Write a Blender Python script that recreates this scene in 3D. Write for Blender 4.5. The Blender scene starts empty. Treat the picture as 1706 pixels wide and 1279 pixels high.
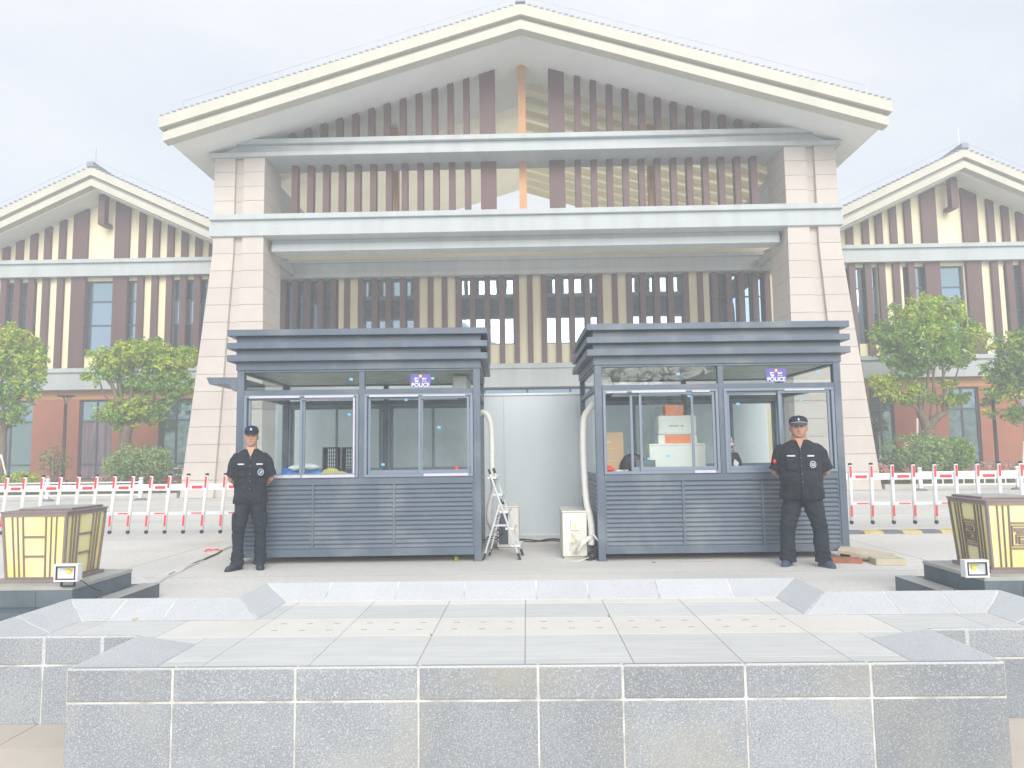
import bpy, bmesh, math, random
from mathutils import Vector, Matrix, noise
random.seed(7)
sc = bpy.context.scene
COL = sc.collection
rad = math.radians

# ------------------------------------------------------------------ camera
W0, H0, FPX = 1706.0, 1279.0, 1220.0
CZ = 1.34
yaw, pit, rol = rad(1.1), rad(5.4), rad(0.76)
FWD = Vector((-math.sin(yaw)*math.cos(pit), math.cos(yaw)*math.cos(pit), math.sin(pit)))
RGT0 = Vector((math.cos(yaw), math.sin(yaw), 0)); UP0 = RGT0.cross(FWD)
RGT = RGT0*math.cos(rol) - UP0*math.sin(rol); UPV = UP0*math.cos(rol) + RGT0*math.sin(rol)
cd = bpy.data.cameras.new('camera'); cam = bpy.data.objects.new('camera', cd); COL.objects.link(cam)
cd.sensor_width = 36.0; cd.lens = 36.0*FPX/W0; cd.clip_end = 1000; cd.clip_start = 0.05
cam.matrix_world = Matrix.Translation((0, 0, CZ)) @ Matrix((RGT, UPV, -FWD)).transposed().to_4x4()
sc.camera = cam

def at(px, py, Y):
    d = FWD + RGT*((px-W0/2)/FPX) - UPV*((py-H0/2)/FPX)
    t = Y/d.y
    return Vector((d.x*t, Y, CZ+d.z*t))
def ax(px, py, Y): return at(px, py, Y).x
def az(px, py, Y): return at(px, py, Y).z

# ------------------------------------------------------------------ world, sun, exposure
SUN_EL, SUN_AZ = rad(26), rad(10)      # azimuth: how far right of "behind the camera"
w = bpy.data.worlds.new('World'); sc.world = w; w.use_nodes = True
nt = w.node_tree; nt.nodes.clear()
out = nt.nodes.new('ShaderNodeOutputWorld'); bg = nt.nodes.new('ShaderNodeBackground')
sky = nt.nodes.new('ShaderNodeTexSky'); sky.sky_type = 'NISHITA'; sky.sun_disc = False
sky.sun_elevation = SUN_EL; sky.sun_rotation = math.pi - SUN_AZ
sky.air_density = 1.2; sky.dust_density = 3.0
tc = nt.nodes.new('ShaderNodeTexCoord'); mp = nt.nodes.new('ShaderNodeMapping'); mp.inputs['Scale'].default_value = (1.0, 1.0, 2.2)
nz = nt.nodes.new('ShaderNodeTexNoise'); nz.inputs['Scale'].default_value = 2.2; nz.inputs['Detail'].default_value = 5; nz.inputs['Roughness'].default_value = 0.5
cr = nt.nodes.new('ShaderNodeValToRGB'); cr.color_ramp.elements[0].position = 0.30; cr.color_ramp.elements[1].position = 0.62
cr.color_ramp.elements[0].color = (0.78, 0.78, 0.78, 1); cr.color_ramp.elements[1].color = (0.97, 0.97, 0.97, 1)
cc = nt.nodes.new('ShaderNodeValToRGB')
cc.color_ramp.elements[0].position = 0.3; cc.color_ramp.elements[0].color = (0.86, 0.91, 1.0, 1)
cc.color_ramp.elements[1].position = 0.7; cc.color_ramp.elements[1].color = (0.97, 0.98, 1.0, 1)
ml = nt.nodes.new('ShaderNodeVectorMath'); ml.operation = 'SCALE'; ml.inputs['Scale'].default_value = 7.2
mx = nt.nodes.new('ShaderNodeMix'); mx.data_type = 'RGBA'
L = nt.links.new
L(tc.outputs['Generated'], mp.inputs['Vector']); L(mp.outputs[0], nz.inputs['Vector'])
L(nz.outputs[0], cr.inputs[0]); L(nz.outputs[0], cc.inputs[0]); L(cc.outputs[0], ml.inputs[0])
L(cr.outputs[0], mx.inputs[0]); L(sky.outputs[0], mx.inputs[6]); L(ml.outputs[0], mx.inputs[7])
L(mx.outputs[2], bg.inputs['Color']); bg.inputs['Strength'].default_value = 0.0525
L(bg.outputs[0], out.inputs['Surface'])
sd = bpy.data.lights.new('sun', 'SUN'); sd.energy = 1.5; sd.angle = rad(42); sd.color = (1.0, 0.96, 0.90)
so = bpy.data.objects.new('sun', sd); COL.objects.link(so)
sdir = Vector((math.sin(SUN_AZ)*math.cos(SUN_EL), -math.cos(SUN_AZ)*math.cos(SUN_EL), math.sin(SUN_EL)))
so.rotation_euler = sdir.to_track_quat('Z', 'Y').to_euler()
sc.view_settings.view_transform = 'Standard'; sc.view_settings.look = 'None'
sc.view_settings.exposure = 1.45; sc.view_settings.gamma = 1.0
sc.render.engine = 'CYCLES'
sc.cycles.max_bounces = 10; sc.cycles.transparent_max_bounces = 24; sc.cycles.volume_bounces = 1

# ------------------------------------------------------------------ materials
def mat(name, col, rough=0.6, metal=0.0, var=0.0, nscale=8.0, namt=0.0, bump=0.0, bscale=40.0, col2=None, spec=0.5,
        speck=None, speck_scale=220.0, stretch=None, stain=None, trans=0.0, coat=0.0, stain_amt=0.5, stain_scale=0.8):
    m = bpy.data.materials.new(name); m.use_nodes = True
    n = m.node_tree; b = n.nodes['Principled BSDF']; lk = n.links.new
    b.inputs['Roughness'].default_value = rough; b.inputs['Metallic'].default_value = metal
    b.inputs['Specular IOR Level'].default_value = spec
    if coat: b.inputs['Coat Weight'].default_value = coat
    tcn = n.nodes.new('ShaderNodeTexCoord'); geo = n.nodes.new('ShaderNodeNewGeometry')
    src = geo.outputs['Position']
    if stretch:
        mpn = n.nodes.new('ShaderNodeMapping'); mpn.inputs['Scale'].default_value = stretch
        lk(src, mpn.inputs['Vector']); src = mpn.outputs[0]
    cur = None
    def mixc(fac, a, c2, blend='MIX'):
        q = n.nodes.new('ShaderNodeMix'); q.data_type = 'RGBA'; q.blend_type = blend
        if isinstance(fac, float): q.inputs[0].default_value = fac
        else: lk(fac, q.inputs[0])
        if isinstance(a, tuple): q.inputs[6].default_value = (*a, 1)
        else: lk(a, q.inputs[6])
        if isinstance(c2, tuple): q.inputs[7].default_value = (*c2, 1)
        else: lk(c2, q.inputs[7])
        return q.outputs[2]
    def ramp(s, p0, p1, v0=0.0, v1=1.0):
        r = n.nodes.new('ShaderNodeMapRange'); r.inputs['From Min'].default_value = p0; r.inputs['From Max'].default_value = p1
        r.inputs['To Min'].default_value = v0; r.inputs['To Max'].default_value = v1; lk(s, r.inputs['Value']); return r.outputs[0]
    def noi(sc_, det=4):
        q = n.nodes.new('ShaderNodeTexNoise'); q.inputs['Scale'].default_value = sc_; q.inputs['Detail'].default_value = det
        lk(src, q.inputs['Vector']); return q.outputs[0]
    cur = tuple(col)
    if namt:
        c2 = col2 if col2 else tuple(c*(1-namt) for c in col)
        cur = mixc(ramp(noi(nscale), 0.35, 0.65), tuple(col), tuple(c2))
    if speck:
        cur = mixc(ramp(noi(speck_scale, 2), 0.52, 0.62), cur, tuple(speck[0]))
        if len(speck) > 1: cur = mixc(ramp(noi(speck_scale*0.8+13, 2), 0.55, 0.64), cur, tuple(speck[1]))
    if stain:
        cur = mixc(ramp(noi(stain_scale, 6), 0.5, 0.75, 0.0, stain_amt), cur, tuple(stain))
    if var:
        rr = ramp(geo.outputs['Random Per Island'], 0, 1, 1-var, 1+var)
        vm = n.nodes.new('ShaderNodeVectorMath'); vm.operation = 'SCALE'
        if isinstance(cur, tuple): vm.inputs[0].default_value = cur
        else: lk(cur, vm.inputs[0])
        lk(rr, vm.inputs['Scale']); cur = vm.outputs[0]
    if isinstance(cur, tuple): b.inputs['Base Color'].default_value = (*cur, 1)
    else: lk(cur, b.inputs['Base Color'])
    if bump:
        bp = n.nodes.new('ShaderNodeBump'); bp.inputs['Strength'].default_value = bump; bp.inputs['Distance'].default_value = 0.01
        lk(noi(bscale, 3), bp.inputs['Height']); lk(bp.outputs[0], b.inputs['Normal'])
    if trans:
        tr = n.nodes.new('ShaderNodeBsdfTranslucent'); ms = n.nodes.new('ShaderNodeMixShader'); ms.inputs[0].default_value = trans
        if isinstance(cur, tuple): tr.inputs[0].default_value = (*cur, 1)
        else: lk(cur, tr.inputs[0])
        o = n.nodes['Material Output']; lk(b.outputs[0], ms.inputs[1]); lk(tr.outputs[0], ms.inputs[2]); lk(ms.outputs[0], o.inputs['Surface'])
    return m

M = {}
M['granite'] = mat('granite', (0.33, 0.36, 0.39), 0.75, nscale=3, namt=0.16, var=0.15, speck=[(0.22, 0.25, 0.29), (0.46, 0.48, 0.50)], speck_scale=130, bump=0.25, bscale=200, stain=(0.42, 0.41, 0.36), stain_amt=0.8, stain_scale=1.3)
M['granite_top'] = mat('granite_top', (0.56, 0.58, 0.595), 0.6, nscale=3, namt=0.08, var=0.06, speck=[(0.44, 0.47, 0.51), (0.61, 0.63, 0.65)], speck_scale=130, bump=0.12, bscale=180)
M['grout'] = mat('grout', (0.80, 0.79, 0.75), 0.9, nscale=7, namt=0.45, bump=0.4)
M['tile_grey'] = mat('tile_grey', (0.64, 0.65, 0.64), 0.65, nscale=5, namt=0.10, var=0.05, stretch=(0.6, 4, 1), stain=(0.60, 0.59, 0.56), bump=0.08, bscale=60)
M['tile_beige'] = mat('tile_beige', (0.74, 0.72, 0.68), 0.65, nscale=4, namt=0.06, var=0.04, speck=[(0.66, 0.64, 0.6)], speck_scale=70, bump=0.08, bscale=80)
M['stud'] = mat('stud', (0.40, 0.36, 0.30), 0.6)
M['joint'] = mat('joint', (0.42, 0.40, 0.36), 0.9)
M['concrete'] = mat('concrete', (0.72, 0.705, 0.67), 0.85, nscale=0.35, namt=0.12, stretch=(0.5, 1.2, 1), stain=(0.50, 0.49, 0.465), stain_amt=0.75, stain_scale=0.6, bump=0.15, bscale=25, speck=[(0.60, 0.59, 0.565)], speck_scale=30)
M['paving'] = mat('paving', (0.62, 0.56, 0.49), 0.8, nscale=1.5, namt=0.10, stain=(0.5, 0.46, 0.41), var=0.04, bump=0.1)
M['stone'] = mat('stone', (0.565, 0.52, 0.475), 0.7, nscale=2, namt=0.06, var=0.035, speck=[(0.49, 0.44, 0.41)], speck_scale=60, stain=(0.50, 0.45, 0.41), stain_amt=0.5, stain_scale=0.9)
M['stone_joint'] = mat('stone_joint', (0.40, 0.35, 0.31), 0.9)
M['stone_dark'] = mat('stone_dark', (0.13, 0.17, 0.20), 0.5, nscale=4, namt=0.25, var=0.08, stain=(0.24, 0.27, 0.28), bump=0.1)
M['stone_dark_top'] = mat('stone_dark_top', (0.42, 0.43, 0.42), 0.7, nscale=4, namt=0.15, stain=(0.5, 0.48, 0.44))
M['cream'] = mat('cream', (0.84, 0.77, 0.54), 0.8, nscale=1.2, namt=0.05, stretch=(3, 3, 0.5), bump=0.05)
M['cream_trim'] = mat('cream_trim', (0.54, 0.53, 0.455), 0.75, nscale=1.0, namt=0.08, stretch=(1.6, 1, 0.35), stain=(0.48, 0.46, 0.40), stain_amt=0.25)
M['trim_grey'] = mat('trim_recess', (0.42, 0.40, 0.37), 0.8)  # even grey for the recessed line between fascia bands and the lamp glass
M['grey_beam'] = mat('grey_beam', (0.47, 0.51, 0.52), 0.75, nscale=0.8, namt=0.07, stretch=(2.5, 1, 0.3), stain=(0.38, 0.41, 0.41), stain_amt=0.5)
M['soffit'] = mat('soffit', (0.84, 0.85, 0.83), 0.85, nscale=1, namt=0.05)
M['fin'] = mat('fin_brown', (0.115, 0.055, 0.055), 0.55, nscale=2, namt=0.15, var=0.05, stretch=(1, 1, 0.3))
M['skylight'] = mat('skylight_sheet', (0.88, 0.85, 0.73), 0.6, nscale=0.6, namt=0.06, trans=0.62)
M['terracotta'] = mat('terracotta', (0.43, 0.165, 0.10), 0.85, nscale=2, namt=0.10, bump=0.1)
M['post_orange'] = mat('post_orange', (0.60, 0.33, 0.16), 0.7, nscale=2, namt=0.1)
M['tile_roof'] = mat('roof_tile', (0.26, 0.29, 0.36), 0.6, var=0.2)
M['wire'] = mat('wire', (0.45, 0.46, 0.5), 0.4, metal=0.6)
M['win_frame'] = mat('window_frame', (0.06, 0.085, 0.11), 0.45)
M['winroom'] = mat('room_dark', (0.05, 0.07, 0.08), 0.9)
M['curtain'] = mat('curtain', (0.30, 0.22, 0.24), 0.9, nscale=9, namt=0.5, stretch=(3, 1, 0.15))
M['booth'] = mat('booth_steel', (0.110, 0.146, 0.195), 0.42, nscale=3, namt=0.10, stain=(0.22, 0.245, 0.27), stain_amt=0.7, stain_scale=2.2, spec=0.5)
M['booth_light'] = mat('window_aluminium', (0.20, 0.25, 0.32), 0.38, nscale=3, namt=0.06)
M['booth_in'] = mat('booth_lining', (0.20, 0.28, 0.30), 0.6, nscale=2, namt=0.2)
M['foil'] = mat('ceiling_foil', (0.78, 0.80, 0.70), 0.45, metal=0.1, nscale=9, namt=0.45, bump=0.8, bscale=14, stretch=(0.6, 3, 1))
M['film'] = mat('film_white', (0.62, 0.64, 0.68), 0.5, nscale=40, namt=0.12, col2=(0.46, 0.44, 0.56), stretch=(1, 1, 6))
M['blue_dot'] = mat('sticker_blue', (0.16, 0.50, 0.80), 0.5)
M['sign'] = mat('sign_blue', (0.13, 0.11, 0.42), 0.5)
M['white'] = mat('white_paint', (0.80, 0.81, 0.83), 0.45, nscale=3, namt=0.06)
M['white_old'] = mat('white_enamel', (0.74, 0.73, 0.68), 0.5, nscale=4, namt=0.08, stain=(0.55, 0.5, 0.4), stain_amt=0.35)
M['red'] = mat('red_reflective', (0.75, 0.05, 0.07), 0.35)
M['black'] = mat('black_plastic', (0.03, 0.03, 0.04), 0.5)
M['hoarding'] = mat('hoarding', (0.78, 0.85, 0.88), 0.55, trans=0.25, nscale=0.9, namt=0.05, stretch=(2.5, 1, 0.4), stain=(0.76, 0.80, 0.81), stain_amt=0.5, stain_scale=1.2)
M['lantern_frame'] = mat('lantern_frame', (0.29, 0.235, 0.23), 0.5, nscale=6, namt=0.15)
M['lantern_glass'] = mat('lantern_glass', (0.86, 0.76, 0.30), 0.45, nscale=3, namt=0.12, col2=(0.88, 0.83, 0.48), bump=0.05)
M['alu'] = mat('aluminium', (0.62, 0.64, 0.66), 0.35, metal=0.5)
M['steel'] = mat('steel', (0.6, 0.62, 0.64), 0.25, metal=0.9)
M['lens'] = mat('lamp_reflector', (0.80, 0.82, 0.84), 0.25, metal=0.3)
M['led'] = mat('led_yellow', (0.85, 0.72, 0.05), 0.4)
M['cloth_black'] = mat('uniform_black', (0.017, 0.025, 0.036), 0.85, nscale=9, namt=0.3, bump=0.5, bscale=22)
M['cloth_trouser'] = mat('trouser_black', (0.017, 0.027, 0.042), 0.85, nscale=7, namt=0.3, bump=0.5, bscale=16)
M['shoe'] = mat('shoe', (0.035, 0.045, 0.065), 0.45)
M['shoe_blue'] = mat('shoe_blue', (0.06, 0.09, 0.16), 0.6)
M['skin'] = mat('skin', (0.50, 0.29, 0.205), 0.5, nscale=14, namt=0.08)
M['skin2'] = mat('skin_ruddy', (0.45, 0.25, 0.175), 0.5, nscale=14, namt=0.08)
M['hair'] = mat('hair', (0.015, 0.013, 0.013), 0.6)
M['cap'] = mat('cap_navy', (0.014, 0.018, 0.045), 0.7)
M['patch'] = mat('badge_silver', (0.62, 0.68, 0.75), 0.4)
M['lip'] = mat('lip', (0.26, 0.09, 0.08), 0.5)
M['bark'] = mat('bark', (0.22, 0.17, 0.12), 0.9, nscale=12, namt=0.4, bump=0.8, bscale=30)
def leafmat(name, c, c2): return mat(name, c, 0.5, nscale=1.6, namt=1.0, col2=c2, var=0.38, trans=0.35)
M['leaf'] = leafmat('leaf_camphor', (0.17, 0.36, 0.045), (0.33, 0.52, 0.07))
M['leaf_young'] = leafmat('leaf_young', (0.36, 0.54, 0.04), (0.55, 0.60, 0.07))
M['leaf_dark'] = leafmat('leaf_dark', (0.14, 0.27, 0.06), (0.24, 0.36, 0.08))
M['leaf_bush'] = leafmat('leaf_bush', (0.22, 0.36, 0.12), (0.38, 0.50, 0.19))
M['leaf_shrub'] = leafmat('leaf_shrub', (0.18, 0.25, 0.08), (0.36, 0.30, 0.16))
M['flower'] = leafmat('flower_pink', (0.65, 0.32, 0.30), (0.70, 0.50, 0.42))
M['grass'] = leafmat('grass', (0.13, 0.18, 0.05), (0.20, 0.22, 0.08))
M['soil'] = mat('soil', (0.20, 0.17, 0.11), 0.95, nscale=6, namt=0.4, col2=(0.14, 0.18, 0.07))
M['kerb'] = mat('kerb', (0.55, 0.53, 0.49), 0.85, nscale=3, namt=0.1)
M['brick'] = mat('brick', (0.48, 0.20, 0.12), 0.9, nscale=12, namt=0.3, bump=0.5)
M['slab'] = mat('slab', (0.60, 0.54, 0.42), 0.85, nscale=6, namt=0.15, bump=0.3)
M['carton'] = mat('carton', (0.58, 0.42, 0.28), 0.8, nscale=5, namt=0.06)
M['carton_white'] = mat('carton_white', (0.80, 0.80, 0.78), 0.7)
M['orange'] = mat('orange_print', (0.85, 0.26, 0.12), 0.6)
M['bag_blue'] = mat('bag_blue', (0.04, 0.22, 0.62), 0.45, bump=0.8, bscale=30, nscale=18, namt=0.3)
M['bag_white'] = mat('bag_white', (0.75, 0.78, 0.78), 0.5, bump=0.8, bscale=30, nscale=14, namt=0.15)
M['bag_yellow'] = mat('cloth_yellow', (0.62, 0.57, 0.20), 0.8, bump=0.8, bscale=30, nscale=14, namt=0.25)
M['bag_red'] = mat('bag_red', (0.80, 0.06, 0.05), 0.4, bump=0.8, bscale=30)
M['yellow'] = mat('yellow_paint', (0.80, 0.55, 0.12), 0.6, nscale=5, namt=0.12)
M['yellow_pale'] = mat('yellow_worn', (0.62, 0.50, 0.22), 0.8, nscale=5, namt=0.2)
M['rubber'] = mat('rubber_grey', (0.17, 0.19, 0.21), 0.8, nscale=5, namt=0.2)
M['leaf_dry'] = mat('leaf_dry', (0.42, 0.20, 0.10), 0.8)
M['sheet'] = mat('sheet_white', (0.74, 0.73, 0.70), 0.6, nscale=3, namt=0.08)
M['ac_grille'] = mat('ac_grille', (0.10, 0.13, 0.17), 0.6, nscale=60, namt=0.4, stretch=(0.2, 0.2, 4))
M['label'] = mat('label_yellow', (0.70, 0.68, 0.35), 0.6)

def glass_mat(name, tint=(0.86, 0.95, 0.92), refl=0.12):
    m = bpy.data.materials.new(name); m.use_nodes = True; n = m.node_tree; n.nodes.clear()
    o = n.nodes.new('ShaderNodeOutputMaterial'); tr = n.nodes.new('ShaderNodeBsdfTransparent'); gl = n.nodes.new('ShaderNodeBsdfGlossy')
    fr = n.nodes.new('ShaderNodeLayerWeight'); fr.inputs[0].default_value = 0.5
    pw = n.nodes.new('ShaderNodeMath'); pw.operation = 'POWER'; pw.inputs[1].default_value = 4.0; n.links.new(fr.outputs['Facing'], pw.inputs[0])
    ad = n.nodes.new('ShaderNodeMath'); ad.operation = 'ADD'; ad.inputs[1].default_value = refl; ad.use_clamp = True
    ms = n.nodes.new('ShaderNodeMixShader'); tr.inputs[0].default_value = (*tint, 1); gl.inputs['Roughness'].default_value = 0.01
    gl.inputs[0].default_value = (0.95, 0.98, 1, 1)
    n.links.new(pw.outputs[0], ad.inputs[0]); n.links.new(ad.outputs[0], ms.inputs[0])
    n.links.new(tr.outputs[0], ms.inputs[1]); n.links.new(gl.outputs[0], ms.inputs[2]); n.links.new(ms.outputs[0], o.inputs[0])
    return m
M['glass'] = glass_mat('booth_glass', (0.978, 0.993, 0.988), 0.018)
def coated(name, col, rough=0.03, metal=0.85, b=0.15):
    m = mat(name, col, rough, metal=metal)
    n = m.node_tree; bs = n.nodes['Principled BSDF']
    bp = n.nodes.new('ShaderNodeBump'); bp.inputs['Strength'].default_value = b; bp.inputs['Distance'].default_value = 0.02
    q = n.nodes.new('ShaderNodeTexNoise'); q.inputs['Scale'].default_value = 0.8
    g = n.nodes.new('ShaderNodeNewGeometry'); n.links.new(g.outputs['Position'], q.inputs['Vector'])
    n.links.new(q.outputs[0], bp.inputs['Height']); n.links.new(bp.outputs[0], bs.inputs['Normal'])
    return m
M['pane_sky'] = coated('pane_sky', (0.34, 0.47, 0.60))
M['pane_dark'] = coated('pane_dark', (0.10, 0.16, 0.22))
M['pane_teal'] = coated('pane_teal', (0.30, 0.44, 0.50))
M['pane_curtain'] = mat('pane_curtain', (0.30, 0.20, 0.24), 0.25, nscale=5, namt=0.6, col2=(0.10, 0.08, 0.11), stretch=(2.2, 1, 0.12), coat=1.0)
M['pane_low'] = coated('pane_low', (0.24, 0.34, 0.33))

# ------------------------------------------------------------------ mesh kit
class MB:
    def __init__(s): s.v = []; s.f = []
    def add(s, vs, fs):
        o = len(s.v); s.v += [tuple(v) for v in vs]; s.f += [tuple(i+o for i in f) for f in fs]; return s
    def box(s, x0, x1, y0, y1, z0, z1):
        return s.hexa([(x0,y0,z0),(x1,y0,z0),(x1,y1,z0),(x0,y1,z0),(x0,y0,z1),(x1,y0,z1),(x1,y1,z1),(x0,y1,z1)])
    def hexa(s, p): return s.add(p, [(3,2,1,0),(4,5,6,7),(0,1,5,4),(1,2,6,5),(2,3,7,6),(3,0,4,7)])
    def prism(s, poly, a, b, axis='y'):      # poly of (u, v) extruded a..b
        n = len(poly)
        if axis == 'y': P = [(u, a, v) for u, v in poly] + [(u, b, v) for u, v in poly]
        elif axis == 'x': P = [(a, u, v) for u, v in poly] + [(b, u, v) for u, v in poly]
        else: P = [(u, v, a) for u, v in poly] + [(u, v, b) for u, v in poly]
        return s.add(P, [tuple(range(n)), tuple(range(2*n-1, n-1, -1))] + [(i, (i+1) % n + 0, (i+1) % n + n, i+n)[::-1] for i in range(n)])
    def bar(s, p, q, w_, h_, up=(0, 0, 1)):
        p = Vector(p); q = Vector(q); d = (q-p).normalized(); u = Vector(up)
        if abs(d.dot(u)) > 0.99: u = Vector((0, 1, 0))
        sx = d.cross(u).normalized()*w_/2; sy = sx.cross(d).normalized()*h_/2
        return s.hexa([p-sx-sy, p+sx-sy, p+sx+sy, p-sx+sy, q-sx-sy, q+sx-sy, q+sx+sy, q-sx+sy])
    def tube(s, pts, r, n=10, cap=True):
        pts = [Vector(p) for p in pts]; rs = r if isinstance(r, (list, tuple)) else [r]*len(pts)
        V = []; prev = None
        for i, p in enumerate(pts):
            d = (pts[min(i+1, len(pts)-1)] - pts[max(i-1, 0)]).normalized()
            if prev is None: a = d.orthogonal().normalized()
            else: a = (prev - d*prev.dot(d)).normalized()
            prev = a; b_ = d.cross(a)
            for k in range(n):
                t = 2*math.pi*k/n; V.append(p + (a*math.cos(t) + b_*math.sin(t))*rs[i])
        F = [(i*n+k, i*n+(k+1) % n, (i+1)*n+(k+1) % n, (i+1)*n+k) for i in range(len(pts)-1) for k in range(n)]
        if cap: F += [tuple(range(n-1, -1, -1)), tuple((len(pts)-1)*n+k for k in range(n))]
        return s.add(V, F)
    def loft(s, rings, n=24, e=2.0, cap=True):   # rings: (cx, cy, cz, rx, ry)
        V = []
        for cx, cy, cz, rx, ry in rings:
            for k in range(n):
                t = 2*math.pi*k/n; c = math.cos(t); si = math.sin(t)
                V.append((cx + rx*math.copysign(abs(c)**(2/e), c), cy + ry*math.copysign(abs(si)**(2/e), si), cz))
        m_ = len(rings)
        F = [(i*n+k, i*n+(k+1) % n, (i+1)*n+(k+1) % n, (i+1)*n+k) for i in range(m_-1) for k in range(n)]
        if cap: F += [tuple(range(n-1, -1, -1)), tuple((m_-1)*n+k for k in range(n))]
        return s.add(V, F)
    def ball(s, c, r, nu=12, nv=8):
        if not isinstance(r, (tuple, list)): r = (r, r, r)
        rings = []
        V = [(c[0], c[1], c[2]-r[2])]
        for j in range(1, nv):
            ph = -math.pi/2 + math.pi*j/nv
            for k in range(nu):
                t = 2*math.pi*k/nu
                V.append((c[0]+r[0]*math.cos(ph)*math.cos(t), c[1]+r[1]*math.cos(ph)*math.sin(t), c[2]+r[2]*math.sin(ph)))
        V.append((c[0], c[1], c[2]+r[2]))
        F = [(0, 1+(k+1) % nu, 1+k) for k in range(nu)]
        for j in range(nv-2):
            for k in range(nu):
                a = 1+j*nu
                F.append((a+k, a+(k+1) % nu, a+nu+(k+1) % nu, a+nu+k))
        top = len(V)-1; a = 1+(nv-2)*nu
        F += [(a+k, a+(k+1) % nu, top) for k in range(nu)]
        return s.add(V, F)
    def xf(s, mtx): s.v = [tuple(mtx @ Vector(v)) for v in s.v]; return s
    def build(s, name, m, parent=None, smooth=False, bevel=0.0, loc=None):
        me = bpy.data.meshes.new(name); me.from_pydata(s.v, [], s.f)
        bm = bmesh.new(); bm.from_mesh(me); bmesh.ops.recalc_face_normals(bm, faces=bm.faces); bm.to_mesh(me); bm.free()
        if isinstance(m, str): m = M[m]
        me.materials.append(m)
        if smooth: me.polygons.foreach_set('use_smooth', [True]*len(me.polygons))
        me.update()
        o = bpy.data.objects.new(name, me); COL.objects.link(o)
        if parent is not None: o.parent = parent
        if loc is not None: o.location = loc
        if bevel:
            bv = o.modifiers.new('bevel', 'BEVEL'); bv.width = bevel; bv.segments = 2; bv.limit_method = 'ANGLE'
        return o
def tag(o, label=None, cat=None, group=None, kind=None):
    if label: o['label'] = label
    if cat: o['category'] = cat
    if group: o['group'] = group
    if kind: o['kind'] = kind
    return o
def thing(name, label, cat, loc=(0, 0, 0), rz=0.0, group=None):
    o = bpy.data.objects.new(name, None); COL.objects.link(o); o.location = loc; o.rotation_euler = (0, 0, rz)
    o.empty_display_size = 0.2
    return tag(o, label, cat, group)
def struct(name, mb, m): return tag(mb.build(name, m), kind='structure')
def remesh(mb, vox, smooth_it=4, disp=0.0, dscale=6.0, zlim=None):
    """merge overlapping closed lofts into one continuous skin, lightly wrinkled"""
    me = bpy.data.meshes.new('tmp'); me.from_pydata(mb.v, [], mb.f)
    bm = bmesh.new(); bm.from_mesh(me); bmesh.ops.recalc_face_normals(bm, faces=bm.faces); bm.to_mesh(me); bm.free()
    o = bpy.data.objects.new('tmp', me); COL.objects.link(o)
    r_ = o.modifiers.new('r', 'REMESH'); r_.mode = 'VOXEL'; r_.voxel_size = vox
    if smooth_it:
        s_ = o.modifiers.new('s', 'SMOOTH'); s_.iterations = smooth_it; s_.factor = 0.5
    dg = bpy.context.evaluated_depsgraph_get(); e = o.evaluated_get(dg)
    me2 = bpy.data.meshes.new_from_object(e)
    bpy.data.objects.remove(o); bpy.data.meshes.remove(me)
    if disp:
        me2.update()
        nrm = [v.normal.copy() for v in me2.vertices]
        for i, v in enumerate(me2.vertices):
            c = v.co
            k = noise.noise(Vector((c.x*dscale*0.7, c.y*dscale*0.7, c.z*dscale*1.5)) + Vector((3, 1, 7)))
            k += 0.5*noise.noise(Vector((c.x*dscale*2, c.y*dscale*2, c.z*dscale*3.2)))
            v.co = c + nrm[i]*k*disp
    me2.polygons.foreach_set('use_smooth', [True]*len(me2.polygons))
    return me2
def link_mesh(name, me, m, parent):
    me.name = name; me.materials.clear(); me.materials.append(M[m] if isinstance(m, str) else m)
    o = bpy.data.objects.new(name, me); COL.objects.link(o); o.parent = parent; return o
def text_obj(name, body, size, m, parent, loc, depth=0.002, rot=(math.pi/2, 0, 0), bold=0.0, sx=1.0):
    c = bpy.data.curves.new(name, 'FONT'); c.body = body; c.size = size; c.align_x = 'CENTER'; c.align_y = 'CENTER'
    c.extrude = depth; c.offset = bold
    t = bpy.data.objects.new(name, c); COL.objects.link(t)
    me = bpy.data.meshes.new_from_object(t.evaluated_get(bpy.context.evaluated_depsgraph_get()))
    bpy.data.objects.remove(t)
    o = bpy.data.objects.new(name, me); me.materials.clear(); me.materials.append(M[m]); COL.objects.link(o)
    o.parent = parent; o.location = loc; o.rotation_euler = rot; o.scale = (sx, 1, 1)
    return o

# ================================================================== GROUND
struct('ground', MB().box(-95, 95, -60, 120, -0.8, -0.30), 'concrete')
pv = MB()
for i in range(-14, 15):
    for j in range(-4, 11):
        pv.box(i*0.6+0.003, i*0.6+0.597, j*0.6-0.6+0.003, j*0.6-0.003, -0.30, -0.262)
struct('pavement', pv, 'paving')
struct('pavement_joint', MB().box(-8.6, 8.6, -3.2, 5.25, -0.299, -0.268), 'joint')
struct('plaza', MB().box(-95, 95, 5.30, 120, -0.30, 0.0), 'concrete')
cj = MB()
for yy in (8.3, 12.9, 15.4, 19.8): cj.box(-30, 30, yy, yy+0.012, 0.0, 0.0015)
for xx in (-9.6, -4.9, 4.75, 9.5): cj.box(xx, xx+0.012, 6.5, 23, 0.0, 0.0012)
struct('road_joint', cj, 'joint')

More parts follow.
